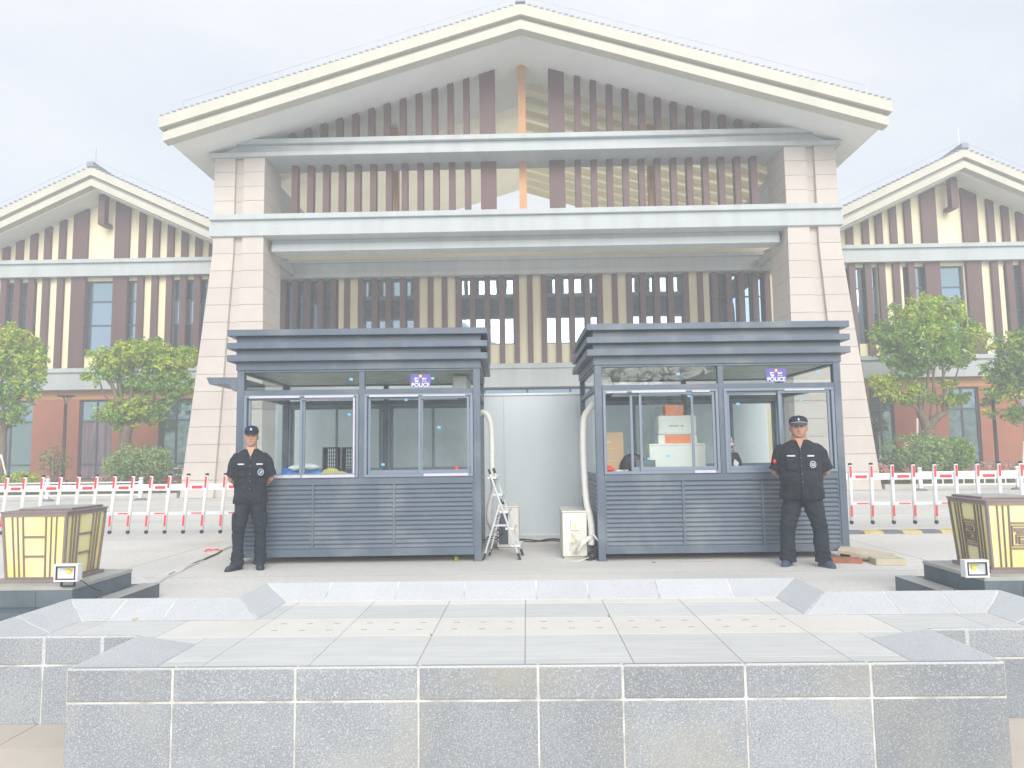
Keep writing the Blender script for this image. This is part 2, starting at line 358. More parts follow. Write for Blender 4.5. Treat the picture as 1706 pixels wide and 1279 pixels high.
# ================================================================== STONE PLATFORM
ZC, ZT, ZG = 0.26, 0.143, -0.262
plat = thing('stone_platform', 'low grey granite stepped platform in the foreground with sloping rim and pale paving', 'platform', (0, 3.87, ZG))
PX = lambda o: None
off = Vector((0, -3.87, -ZG))
def pbuild(mb, name, m, bevel=0.0):
    mb.xf(Matrix.Translation(off)); return mb.build(name, m, plat, bevel=bevel)
YF, YB1, YB2, YB3, XA, XB, XC = 3.87, 4.565, 5.76, 6.39, 2.40, 3.57, 2.255
IN = 0.25
outer = [(-XA, YF), (-XA, YB1), (-XB, YB1), (-XB, YB2), (-XC, YB2), (-XC, YB3), (XC, YB3), (XC, YB2), (XB, YB2), (XB, YB1), (XA, YB1), (XA, YF)]
inner = [(-XA+IN, YF+IN), (-XA+IN, YB1+IN), (-XB+IN, YB1+IN), (-XB+IN, YB2-IN), (-XC+IN, YB2-IN), (-XC+IN, YB3-IN),
         (XC-IN, YB3-IN), (XC-IN, YB2-IN), (XB-IN, YB2-IN), (XB-IN, YB1+IN), (XA-IN, YB1+IN), (XA-IN, YF+IN)]
cuts = {11: [ax(p, 1105, YF) for p in (288, 492, 697, 896, 1037, 1241, 1450)]}
def lerp(a, b, t): return (a[0]+(b[0]-a[0])*t, a[1]+(b[1]-a[1])*t)
cop = MB(); gro = MB(); low = MB()
N = len(outer)
for i in range(N):
    a, b = outer[i], outer[(i+1) % N]; ia, ib = inner[i], inner[(i+1) % N]
    ln = math.hypot(b[0]-a[0], b[1]-a[1])
    if i == 11:
        ts = sorted((XA - c)/(2*XA) for c in cuts[11])
    elif i == 5: ts = [(ax(p, 970, YB3)+XC)/(2*XC) for p in (553, 665, 776, 893, 977, 1090, 1210)]
    else:
        k = max(1, round(ln/0.5)); ts = [j/k + random.uniform(-.03, .03) for j in range(1, k)]
    ts = [0] + ts + [1]
    g = 0.0045/ln
    # outward direction
    for t0, t1 in zip(ts[:-1], ts[1:]):
        o0, o1 = lerp(a, b, t0+g), lerp(a, b, t1-g); i0, i1 = lerp(ia, ib, t0+g), lerp(ia, ib, t1-g)
        if t0 > 0:   # square-cut joints: keep the joint perpendicular to the edge
            dx, dy = (b[0]-a[0])/ln, (b[1]-a[1])/ln
            tt = ((o0[0]-ia[0])*dx + (o0[1]-ia[1])*dy); i0 = (ia[0]+dx*tt, ia[1]+dy*tt)
        if t1 < 1:
            dx, dy = (b[0]-a[0])/ln, (b[1]-a[1])/ln
            tt = ((o1[0]-ia[0])*dx + (o1[1]-ia[1])*dy); i1 = (ia[0]+dx*tt, ia[1]+dy*tt)
        zb = 0.088
        cop.hexa([(*o0, zb), (*o1, zb), (*i1, zb), (*i0, zb), (*o0, ZC), (*o1, ZC), (*i1, ZT+0.002), (*i0, ZT+0.002)])
    # lower course
    nx, ny = (b[1]-a[1])/ln, -(b[0]-a[0])/ln
    k = max(1, round(ln/0.6))
    tl = ts if i == 11 else [j/k for j in range(k+1)]
    for t0, t1 in zip(tl[:-1], tl[1:]):
        ge = 0.0 if i == 11 else 0.0635/ln
        o0, o1 = lerp(a, b, t0+(g if t0 > 0 else ge)), lerp(a, b, t1-(g if t1 < 1 else ge))
        # inward offset
        mx_, my_ = (ia[0]-a[0]), (ia[1]-a[1])
        inn = 1 if (nx*mx_ + ny*my_) > 0 else -1
        d_ = 0.06*inn
        low.hexa([(*o0, ZG), (*o1, ZG), (o1[0]+nx*d_, o1[1]+ny*d_, ZG), (o0[0]+nx*d_, o0[1]+ny*d_, ZG),
                  (*o0, 0.078), (*o1, 0.078), (o1[0]+nx*d_, o1[1]+ny*d_, 0.078), (o0[0]+nx*d_, o0[1]+ny*d_, 0.078)])
    # grout core under the blocks
    e_ = 0.003
    inn = 1 if (nx*(ia[0]-a[0]) + ny*(ia[1]-a[1])) > 0 else -1
    ox, oy = nx*e_*inn, ny*e_*inn
    A = (a[0]+ox, a[1]+oy); B = (b[0]+ox, b[1]+oy)
    gro.hexa([(*A, ZG), (*B, ZG), (*ib, ZG), (*ia, ZG), (*A, ZC-0.004), (*B, ZC-0.004), (*ib, ZT-0.003), (*ia, ZT-0.003)])
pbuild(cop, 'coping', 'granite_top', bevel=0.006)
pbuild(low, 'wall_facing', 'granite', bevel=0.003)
pbuild(gro, 'grout', 'grout')
# dark face of the nosing stones: same stone, top is paler - own thin facing slabs
fac = MB()
tsx = [-XA] + sorted(cuts[11]) + [XA]
for x0, x1 in zip(tsx[:-1], tsx[1:]): fac.box(x0+(0.004 if x0 > -XA else -0.001), x1-(0.004 if x1 < XA else -0.001), YF-0.0015, YF+0.05, 0.0865, ZC-0.006)
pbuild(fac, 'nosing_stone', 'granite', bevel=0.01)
for s in (-1, 1):
    fac = MB(); js = [XA, 2.62, 2.98, 3.34, XB]
    for x0, x1 in zip(js[:-1], js[1:]):
        lo, hi = sorted((s*x0, s*x1)); fac.box(lo+0.005, hi-0.005, YB1-0.0015, YB1+0.04, 0.0865, ZC-0.006)
    pbuild(fac, 'nosing_stone', 'granite', bevel=0.01)
# paving
tg = MB(); tb = MB(); st = MB(); jt = MB()
jt.box(-XA+0.1, XA-0.1, YF+0.12, YB1+0.5, ZT-0.06, ZT-0.006); jt.box(-XB+0.2, XB-0.2, YB1+0.2, YB2-0.2, ZT-0.05, ZT-0.007); jt.box(-XC+0.2, XC-0.2, YB1+0.5, YB3-0.2, ZT-0.055, ZT-0.008)
rows = [(YF+IN-0.02, 4.42, 0), (4.42, 4.985, 0), (4.985, 5.49, 1), (5.49, 5.99, 0), (5.99, YB3-IN+0.01, 1)]
for y0, y1, kind in rows:
    half = XA-IN if y1 < 4.6 else (XB-IN if y1 < 5.6 else XC-IN)
    for k in range(-6, 7):
        x0 = -0.03+0.62*k; x1 = x0+0.62
        x0c, x1c = max(x0, -half), min(x1, half)
        if x1c-x0c < 0.05: continue
        yy0 = y0
        if y0 == 4.42 and (x0c < -XA+IN-0.01 or x1c > XA-IN+0.01): yy0 = YB1+IN-0.02; 
        if y0 == 4.42 and (x0c < -XA+IN-0.01 or x1c > XA-IN+0.01):
            # split so that nothing pokes through the wall
            pass
        tgt = tb if (kind and not (kind == 1 and abs((x0c+x1c)/2) > 2.25 and y0 < 5.2)) else tg
        if abs(x0c) > XC-IN and abs(x1c) > XC-IN and y0 > 5.4 and y0 < 5.6: pass
        g = 0.0025
        if y0 < 4.5 and y1 > 4.5:
            xi0, xi1 = max(x0c, -XA+IN), min(x1c, XA-IN)
            if xi1-xi0 > 0.03: tgt.box(xi0+g, xi1-g, y0+g, y1-g, ZT-0.04, ZT)
            continue
        tgt.box(x0c+g, x1c-g, y0+g, y1-g, ZT-0.04, ZT)
        if kind == 1 and y0 < 5.2 and abs((x0+x1)/2) < 2.0:
            for a_ in (0.11, 0.30, 0.49):
                for b_ in (0.16, 0.36): st.box(x0+a_, x0+a_+0.04, y0+b_, y0+b_+0.012, ZT, ZT+0.003)
for k in range(-6, 7):
    x0 = -0.03+0.62*k
    for lo, hi in ((-XB+IN, -XA+IN), (XA-IN, XB-IN)):
        xa, xb = max(x0, lo), min(x0+0.62, hi)
        if xb-xa > 0.03: tg.box(xa+.0025, xb-.0025, YB1+IN-0.02, 4.9825, ZT-0.04, ZT)
pbuild(tg, 'paving_slab', 'tile_grey', bevel=0.0015); pbuild(tb, 'paving_slab', 'tile_beige', bevel=0.0015)
pbuild(st, 'tactile_mark', 'stud'); pbuild(jt, 'paving_bed', 'joint')

# ================================================================== PORTICO
SL = 0.304
port = thing('entrance_portico', 'huge gabled entrance portico with pink stone piers and brown slatted gable over the two booths', 'portico', (0, 24, 0))
def pb(mb, name, m, **k): mb.xf(Matrix.Translation((0, -24, 0))); return mb.build(name, m, port, **k)
# piers
for s in (-1, 1):
    bl = MB(); jn = MB()
    def xin(z): return 8.80 - (0.10 if z < 8.75 else 0.0)*(1 - z/8.75) if z < 8.75 else 8.80
    def xout(z): return 11.40-0.107*z if z < 8.75 else 10.52
    def course(z0, z1, g=0.012):
        for u0, u1, dy in ((0, 0.42, 0), (0.42, 0.59, 0.14), (0.59, 1, 0)):
            def X(u, z): return s*(xin(z)+(xout(z)-xin(z))*u)
            a = sorted((X(u0, z0), X(u1, z0))); b = sorted((X(u0, z1), X(u1, z1)))
            y0 = 24+dy; y1 = 25.7
            if dy: y0, y1 = 24.14, 24.5
            bl.hexa([(a[0], y0, z0+g), (a[1], y0, z0+g), (a[1], y1, z0+g), (a[0], y1, z0+g), (b[0], y0, z1), (b[1], y0, z1), (b[1], y1, z1), (b[0], y1, z1)])
    nC = 15
    for k in range(nC): course(8.75*k/nC, 8.75*(k+1)/nC)
    for k in range(4): course(9.5+2.0*k/4, 9.5+2.0*(k+1)/4)
    pr = pb(bl, 'pier', 'stone')
    def core(z0, z1, e=0.012):
        a = sorted((s*(xin(z0)+e), s*(xout(z0)-e))); b = sorted((s*(xin(z1)+e), s*(xout(z1)-e)))
        jn.hexa([(a[0], 24.155, z0), (a[1], 24.155, z0), (a[1], 25.69, z0), (a[0], 25.69, z0), (b[0], 24.155, z1), (b[1], 24.155, z1), (b[1], 25.69, z1), (b[0], 25.69, z1)])
    core(0, 8.75); core(9.5, 11.5)
    j = jn.xf(Matrix.Translation((0, -24, 0))).build('pier_joint', 'stone_joint', pr)
# lower main beam, with flange and inner lip, ring shaped
b2 = MB()
b2.box(-10.62, 10.62, 23.86, 25.3, 9.31, 9.49)
b2.box(-10.60, 10.60, 23.98, 25.2, 9.10, 9.31)
b2.box(-10.62, 10.62, 23.90, 25.25, 8.75, 9.10)
b2.box(-8.68, 8.68, 24.5, 25.05, 8.60, 8.75); b2.box(-8.68, 8.68, 24.44, 25.1, 8.34, 8.60)
for s in (-1, 1):
    lo, hi = sorted((s*9.95, s*10.5)); b2.box(lo, hi, 25.31, 30.54, 8.93, 9.47)
    lo, hi = sorted((s*9.85, s*9.945)); b2.box(lo, hi, 25.72, 30.54, 9.06, 9.30)
pb(b2, 'lower_beam', 'grey_beam', bevel=0.015)
# tie beam
def soff(x, z0=14.95): return z0 - SL*abs(x)
tb_ = MB()
tb_.prism([(-10.70, 11.51), (10.70, 11.51), (10.70, 11.66), (-10.70, 11.66)], 23.88, 25.45)
tb_.prism([(-10.45, 11.66), (10.45, 11.66), (9.75, 11.97), (-9.75, 11.97)], 24.08, 25.3)
tb_.prism([(-9.95, 11.97), (9.95, 11.97), (9.25, 12.14), (-9.25, 12.14)], 23.92, 25.4)
for s in (-1, 1):
    lo, hi = sorted((s*9.3, s*10.3)); tb_.box(lo, hi, 25.46, 36.5, 11.3, 11.655)
pb(tb_, 'tie_beam', 'grey_beam', bevel=0.015)
# fins in the gable and under it
for s in (-1, 1):
    for k in range(12):
        xc = s*(1.93+0.553*k)
        if k == 11 or True:
            MB().box(xc-0.105, xc+0.105, 24.75, 25.05, 9.49, 11.51).xf(Matrix.Translation((0, -24, 0))).build('fin', 'fin', port)
        zt = soff(abs(xc)+0.105) - 0.02; zt2 = soff(abs(xc)-0.105) - 0.02
        if zt > 12.2:
            xi, xo = sorted((xc-0.105, xc+0.105)); za, zb = (soff(xi)-0.01, soff(xo)-0.01)
            MB().prism([(xi, 12.14), (xo, 12.14), (xo, zb), (xi, za)], 24.35, 24.65).xf(Matrix.Translation((0, -24, 0))).build('fin', 'fin', port)
    xi, xo = sorted((s*0.93, s*1.47))
    MB().prism([(xi, 12.14), (xo, 12.14), (xo, soff(xo)-0.01), (xi, soff(xi)-0.01)], 24.35, 24.65).xf(Matrix.Translation((0, -24, 0))).build('fin', 'fin', port)
    MB().box(xi, xo, 24.75, 25.05, 9.49, 11.51).xf(Matrix.Translation((0, -24, 0))).build('fin', 'fin', port)
pb(MB().box(-0.13, 0.13, 24.9, 25.2, 9.49, 11.5).box(-0.13, 0.13, 24.6, 24.9, 12.13, 14.94), 'king_post', 'post_orange')
for s in (-1, 1): pb(MB().box(s*4.75-0.15, s*4.75+0.15, 26.0, 26.4, 9.3, 13.4), 'roof_post', 'post_orange')
# roof
YR0, YR1, XE = 22.2, 36.8, 11.40
def strip(zoff0, zoff1, x_end, y0, y1, apex=15.60):
    m_ = MB()
    for s in (-1, 1):
        P = [(0, apex+zoff0), (s*x_end, apex+zoff0-SL*x_end), (s*x_end, apex+zoff1-SL*x_end), (0, apex+zoff1)]
        m_.prism(P, y0, y1)
    return m_
pb(strip(0.0, -0.37, 11.50, 22.06, 22.5), 'fascia', 'cream_trim')
pb(strip(-0.37, -0.53, 11.30, 22.24, 22.5), 'fascia_recess', 'trim_grey')
pb(strip(-0.53, -0.82, 11.38, 22.12, 22.5), 'fascia', 'cream_trim')
rf = MB()
for s in (-1, 1):
    P = [(0, 15.44), (s*11.40, 15.44-SL*11.40), (s*11.40, 14.95-SL*11.40), (0, 14.95)]
    rf.prism(P, 22.5, 27.6)
pb(rf, 'roof_deck', 'soffit')
# side eave trim
ev = MB()
for s in (-1, 1):
    lo, hi = sorted((s*11.41, s*11.52)); z = 15.6-SL*11.5
    ev.box(lo, hi, 22.5, YR1, z-0.36, z-0.02)
pb(ev, 'side_fascia', 'cream_trim')
tl = MB()
for s in (-1, 1):
    P = [(0, 15.62), (s*11.55, 15.62-SL*11.55), (s*11.55, 15.56-SL*11.55), (0, 15.56)]
    tl.prism(P, 22.55, 27.62)
    n_ = 60
    for k in range(n_):
        x = s*11.5*(k+0.5)/n_; z = 15.60-SL*abs(x)
        tl.box(x-0.06, x+0.06, 22.04, 22.9, z+0.0, z+0.035)
tl.box(-0.16, 0.16, 21.98, 27.6, 15.6, 15.82)
pb(tl, 'roof_tiles', 'tile_roof')
wr = MB()
for s in (-1, 1):
    wr.tube([(0, 22.2, 15.94), (s*10.8, 22.2, 15.94-SL*10.8)], 0.006, 6)
    for k in range(8):
        x = s*10.8*k/7.; wr.tube([(x, 22.2, 15.58-SL*abs(x)), (x, 22.2, 15.94-SL*abs(x))], 0.007, 6)
wr.tube([(0, 22.4, 15.8), (0, 22.4, 16.3)], 0.015, 6)
pb(wr, 'lightning_wire', 'wire')
# cream ribbed ceiling inside: rafters following the slope
rb = MB()
for k in range(11):
    y = 25.8 + k*1.05
    for s in (-1, 1):
        P = [(0, 14.95), (s*10.2, 14.95-SL*10.2), (s*10.2, 14.72-SL*10.2), (0, 14.72)]
    rb.prism(P, y, y+0.30)
pb(rb, 'rafter', 'cream')
cl = MB()
for s in (-1, 1):
    P = [(0, 14.97), (s*11.3, 14.97-SL*11.3), (s*11.3, 14.952-SL*11.3), (0, 14.952)]
    cl.prism(P, 27.62, YR1-0.02)
pb(cl, 'ceiling_lining', 'skylight')

# ================================================================== HALL (centre block behind the portico)
def wall(mb, x0, x1, z0, z1, holes, y0, y1):
    xs = sorted(set([x0, x1] + [v for h in holes for v in h[:2]])); zs = sorted(set([z0, z1] + [v for h in holes for v in h[2:4]]))
    xs = [v for v in xs if x0 <= v <= x1]; zs = [v for v in zs if z0 <= v <= z1]
    for a, b in zip(xs[:-1], xs[1:]):
        run = None
        for c, d in zip(zs[:-1], zs[1:]):
            mxx, mz = (a+b)/2, (c+d)/2
            if not any(h[0] < mxx < h[1] and h[2] < mz < h[3] for h in holes):
                if run and abs(run[1]-c) < 1e-6: run = (run[0], d)
                else:
                    if run: mb.box(a, b, y0, y1, *run)
                    run = (c, d)
        if run: mb.box(a, b, y0, y1, *run)
def window(parent, oy, x0, x1, z0, z1, y, vs=(), hs=(), panes=None, fr=0.06, curtain=False):
    """frame with mullions; children are the panes between them. y is the frame front, oy the parent's y"""
    f = MB()
    f.box(x0, x1, y, y+0.10, z0, z0+fr).box(x0, x1, y, y+0.10, z1-fr, z1)
    f.box(x0, x0+fr, y, y+0.10, z0+fr, z1-fr).box(x1-fr, x1, y, y+0.10, z0+fr, z1-fr)
    for h in hs: f.box(x0+fr, x1-fr, y+0.004, y+0.09, h-fr/2, h+fr/2)
    zz = [z0+fr] + sorted(hs) + [z1-fr]
    for v in vs:
        if isinstance(v, tuple): vx, za, zb = v
        else: vx, za, zb = v, z0+fr, z1-fr
        f.box(vx-fr/2, vx+fr/2, y+0.01, y+0.08, za, zb)
    fo = f.xf(Matrix.Translation((-parent.location.x, -oy, 0))).build('window', 'win_frame', parent)
    n = len(zz)-1
    for i in range(n):
        mm = panes[i % len(panes)] if panes else 'pane_sky'
        MB().box(x0+fr/2, x1-fr/2, y+0.045, y+0.055, zz[i]+0.005, zz[i+1]-0.005).xf(Matrix.Translation((-parent.location.x, -oy, 0))).build('pane', mm, fo)
    return fo

YW = 31.0
hall = thing('hall_building', 'central hall facade with cream wall, brown fins and dark windows seen behind the portico', 'building', (0, YW, 0))
def hb(mb, name, m, **k): mb.xf(Matrix.Translation((0, -YW, 0))); return mb.build(name, m, hall, **k)
cw = [(472, 566), (606, 700), (768, 857), (909, 999), (1052, 1139), (1181, 1281)]
wz0, wz1 = 5.98, 8.93
holes = []
for i, (a, b) in enumerate(cw):
    xa, xb = ax(a, 520, YW+0.2), ax(b, 520, YW+0.2); holes.append((xa, xb, wz0, wz1))
holes = [(-h[1], -h[0], h[2], h[3]) for h in holes[3:]][::-1] + holes[3:] if False else holes
door = (-5.2, 5.2, 0.0, 4.12)
ww = MB(); wall(ww, -11.2, 11.2, 0, 10.9, holes+[door], YW, YW+0.35); hb(ww, 'wall', 'cream')
hb(MB().box(-11.2, 11.2, YW-0.42, YW-0.002, 8.93, 9.12).box(-11.2, 11.2, YW-0.32, YW-0.002, 9.12, 9.56).box(-11.2, 11.2, YW-0.45, YW-0.002, 9.56, 9.70), 'upper_beam', 'grey_beam')
hb(MB().box(-11.2, 11.2, YW-0.45, YW-0.002, 4.9, 5.10).box(-11.2, 11.2, YW-0.35, YW-0.002, 4.12, 4.9), 'lower_beam', 'grey_beam')
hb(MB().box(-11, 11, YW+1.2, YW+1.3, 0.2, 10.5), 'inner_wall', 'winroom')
for i, h in enumerate(holes):
    dk = i in (0, 5)
    hz = (8.03, 7.15) if not dk else (7.9,)
    vs = [((h[0]+h[1])/2, wz0+0.06, 7.15)] if not dk else [h[0]+(h[1]-h[0])*0.36, h[0]+(h[1]-h[0])*0.7]
    window(hall, YW, *h, YW+0.12, vs=vs, hs=hz, panes=['pane_sky', 'pane_dark', 'pane_teal'] if not dk else ['pane_dark', 'pane_dark'])
window(hall, YW, -5.2, 5.2, 0.0, 4.12, YW+0.12, vs=[-3.6, -1.78, 0.05, 1.88, 3.6], hs=(3.0,), panes=['pane_low', 'pane_sky'], fr=0.08)
# facade fins at the even spacing of the photograph
fx = []
p0 = [(467, 475), (485, 495), (507, 516), (529, 538), (550, 559), (573, 582), (596, 605), (619, 628), (642, 651), (666, 675), (689, 698), (713, 721), (736, 745), (759, 767.5), (783, 791), (807, 816)]
for a, b in p0: fx.append((a+b)/2)
fx += [836, 860.5, 883, 906, 930, 953, 979, 1000, 1025, 1049, 1072, 1095.5, 1119, 1144, 1168, 1192, 1216, 1237, 1260, 1280]
for p in fx:
    x = ax(p, 500, YW-0.17); MB().box(x-0.115, x+0.115, YW-0.17, YW-0.003, 5.10, 8.928).xf(Matrix.Translation((0, -YW, 0))).build('fin', 'fin', hall)
hb(MB().box(-11.3, 11.3, YW+0.36, YW+5.5, 10.6, 10.88), 'roof', 'soffit')

# ================================================================== WINGS
def wing(s, label):
    cx = s*18.12
    o = thing('wing_building', label, 'building', (cx, YW, 0), 0, 'gabled side wings of the hall')
    def b_(mb, name, m, **k): mb.xf(Matrix.Translation((-cx, -YW, 0))); return mb.build(name, m, o, **k)
    S = 0.468; AP = 13.56; XEw = 7.2; YFc = 29.5
    x_in, x_out = s*11.35, s*27.0
    x0, x1 = sorted((x_in, x_out))
    def px(p): return ax(p, 520, YW+0.15)
    if s < 0:
        up = [(8, 64), (143, 243), (290, 352)]; lo_ = [(-20, 58), (135, 190), (267, 322)]
    else:
        up = [(1405, 1462), (1505, 1606), (1673, 1740)]; lo_ = [(1447, 1488), (1577, 1630), (1700, 1760)]
    up = [(px(a), px(b), 5.75, 9.05) for a, b in up]
    if s > 0: up = [up[0], up[1], up[2]]
    up[0 if s < 0 else 2] = (*up[0 if s < 0 else 2][:2], 5.75, 9.05)
    lo_ = [(ax(a, 700, YW+0.15), ax(b, 700, YW+0.15), 0.45, 3.86) for a, b in lo_]
    up = [h for h in up]; 
    m_ = MB(); wall(m_, x0, x1, 4.6, 9.6, up, YW, YW+0.3); b_(m_, 'upper_wall', 'cream')
    m_ = MB(); wall(m_, x0, x1, 0.0, 3.90, lo_, YW+0.001, YW+0.3); b_(m_, 'ground_floor_wall', 'terracotta')
    b_(MB().box(x0, x1, YW+0.03, YW+0.3, 3.90, 4.6), 'wall_band', 'post_orange')
    b_(MB().prism([(cx-8.5, 9.6), (cx+8.5, 9.6), (cx+8.5, AP-0.95-S*8.5 if AP-0.95-S*8.5 > 9.6 else 9.62), (cx, AP-0.95), (cx-8.5, 9.62)], YW, YW+0.3), 'gable_wall', 'cream')
    b_(MB().box(x0, x1, YW-0.50, YW-0.002, 9.75, 9.91).box(x0, x1, YW-0.38, YW-0.002, 9.19, 9.75), 'upper_beam', 'grey_beam')
    b_(MB().box(x0, x1, YW-0.50, YW-0.002, 5.00, 5.18).box(x0, x1, YW-0.40, YW-0.002, 4.27, 5.00), 'lower_beam', 'grey_beam')
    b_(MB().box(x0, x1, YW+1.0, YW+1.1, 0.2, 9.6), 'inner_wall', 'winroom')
    for i, h in enumerate(up):
        dk = (i == 0 and s > 0) or (i == 2 and s < 0)
        w_ = h[1]-h[0]
        vs = [((h[0]+h[1])/2, 5.8, 7.1)] if w_ > 1.6 else [(h[0]+h[1])/2]
        window(o, YW, *h, YW+0.10, vs=vs + ([h[0]+w_*0.55] if dk or w_ > 2 else []), hs=(7.1, 8.15), panes=['pane_sky', 'pane_sky', 'pane_teal'] if not dk else ['pane_dark', 'pane_sky', 'pane_dark'])
    for q_, h in enumerate(lo_):
        f = window(o, YW, *h, YW+0.10, vs=[(h[0]+h[1])/2], hs=(1.1, 2.95), panes=['pane_low', 'pane_low', 'pane_teal'] if not (s < 0 and q_ == 1) else ['pane_curtain', 'pane_curtain', 'pane_teal'], fr=0.07)
    # fins
    if s < 0:
        mid = 163.0
        cen = [(128, 24), (198, 24)] + [(p, 10.5) for p in (-20, 3.5, 26, 49.5, 73, 97.5, 231.5, 255.5, 280, 303.5, 327, 350)]
    else:
        cen = [(1559, 26), (1628.5, 25)] + [(p, 10.5) for p in (1424, 1451, 1474, 1498.5, 1523.5, 1663.5, 1688.5, 1713)]
    for p, wd in cen:
        x = ax(p, 520, YW-0.16); hw = 0.315 if wd > 20 else 0.135
        MB().box(x-hw, x+hw, YW-0.16, YW-0.004, 5.18, 9.19).xf(Matrix.Translation((-cx, -YW, 0))).build('fin', 'fin', o)
        z = min(AP-0.86-S*abs(x-hw-cx), AP-0.86-S*abs(x+hw-cx))
        if z > 10.1:
            za, zb = AP-0.86-S*abs(x-hw-cx), AP-0.86-S*abs(x+hw-cx)
            MB().prism([(x-hw, 9.91), (x+hw, 9.91), (x+hw, zb), (x-hw, za)], YW-0.16, YW-0.004).xf(Matrix.Translation((-cx, -YW, 0))).build('fin', 'fin', o)
    xm = cx+s*(-0.0)
    b_(MB().box(xm-0.14, xm+0.14, YW-0.75, YW-0.43, 11.35, AP-0.9).box(xm-0.14, xm+0.14, YW-0.43, YW-0.1, 11.35, 11.50), 'hanging_fin', 'fin')
    # roof
    def st_(z0, z1, xe, y0, y1):
        m2 = MB()
        for t in (-1, 1): m2.prism([(cx, AP+z0), (cx+t*xe, AP+z0-S*xe), (cx+t*xe, AP+z1-S*xe), (cx, AP+z1)], y0, y1)
        return m2
    b_(st_(0, -0.36, 6.9, YFc-0.12, YFc+0.3), 'fascia', 'cream_trim')
    b_(st_(-0.36, -0.52, 6.7, YFc+0.06, YFc+0.3), 'fascia_recess', 'trim_grey')
    b_(st_(-0.52, -0.80, 6.8, YFc-0.06, YFc+0.3), 'fascia', 'cream_trim')
    b_(st_(-0.12, -0.85, 6.8, YFc+0.3, YW+14), 'roof_deck', 'soffit')
    t2 = MB()
    for t in (-1, 1):
        for k in range(34):
            x = cx+t*6.85*(k+0.5)/34; z = AP-S*abs(x-cx); t2.box(x-0.06, x+0.06, YFc-0.16, YFc+0.8, z, z+0.04)
        t2.prism([(cx, AP+0.03), (cx+t*6.95, AP+0.03-S*6.95), (cx+t*6.95, AP-0.04-S*6.95), (cx, AP-0.04)], YFc+0.3, YW+14)
    t2.box(cx-0.14, cx+0.14, YFc-0.2, YW+10, AP-0.02, AP+0.18)
    b_(t2, 'roof_tiles', 'tile_roof')
    w2 = MB()
    for t in (-1, 1):
        w2.tube([(cx, YFc, AP+0.34), (cx+t*6.5, YFc, AP+0.34-S*6.5)], 0.006, 6)
        for k in range(6):
            x = 6.5*k/5.; w2.tube([(cx+t*x, YFc, AP-S*x), (cx+t*x, YFc, AP+0.34-S*x)], 0.006, 6)
    w2.tube([(cx, YFc+0.2, AP), (cx, YFc+0.2, AP+1.0)], 0.013, 6)
    b_(w2, 'lightning_rod', 'wire')
    return o
wing(-1, 'left gabled wing with cream and terracotta walls and brown fins beside the portico')
wing(1, 'right gabled wing with cream and terracotta walls and brown fins beside the portico')
# ================================================================== HOARDING behind the booths
hp = thing('hoarding_panel', 'large pale blue-grey temporary hoarding panel standing behind and between the two booths', 'panel', (-0.05, 12.2, 0))
hm = MB()
xs_ = [-4.15, -2.78, -1.55, -0.33, 0.9, 2.12, 3.35, 4.02]
for a, b in zip(xs_[:-1], xs_[1:]): hm.box(a+0.0015, b-0.0015, -0.0, 0.035, 0.03, 2.30)
hm.build('sheet_panel', 'hoarding', hp)
hr = MB().box(-4.17, 4.04, -0.02, 0.05, 2.302, 2.335).box(-4.15, 4.02, -0.02, 0.06, 0.0, 0.028)
for x in xs_: hr.box(x-0.02, x+0.02, 0.037, 0.10, 0.03, 2.24)
hr.build('panel_frame', 'white', hp)
tp = MB()
for px_, py_, dx, dz in ((889, 672, .03, .05), (883, 683, .05, -.09), (934, 668, .03, .06), (836, 674, .03, .03), (892, 780, .02, .02), (893, 890, .03, .02)):
    p = at(px_, py_, 12.19) - hp.location; tp.bar((p.x-dx, -0.006, p.z-dz), (p.x+dx, -0.006, p.z+dz), 0.012, 0.006)
tp.build('tape_mark', 'white', hp)

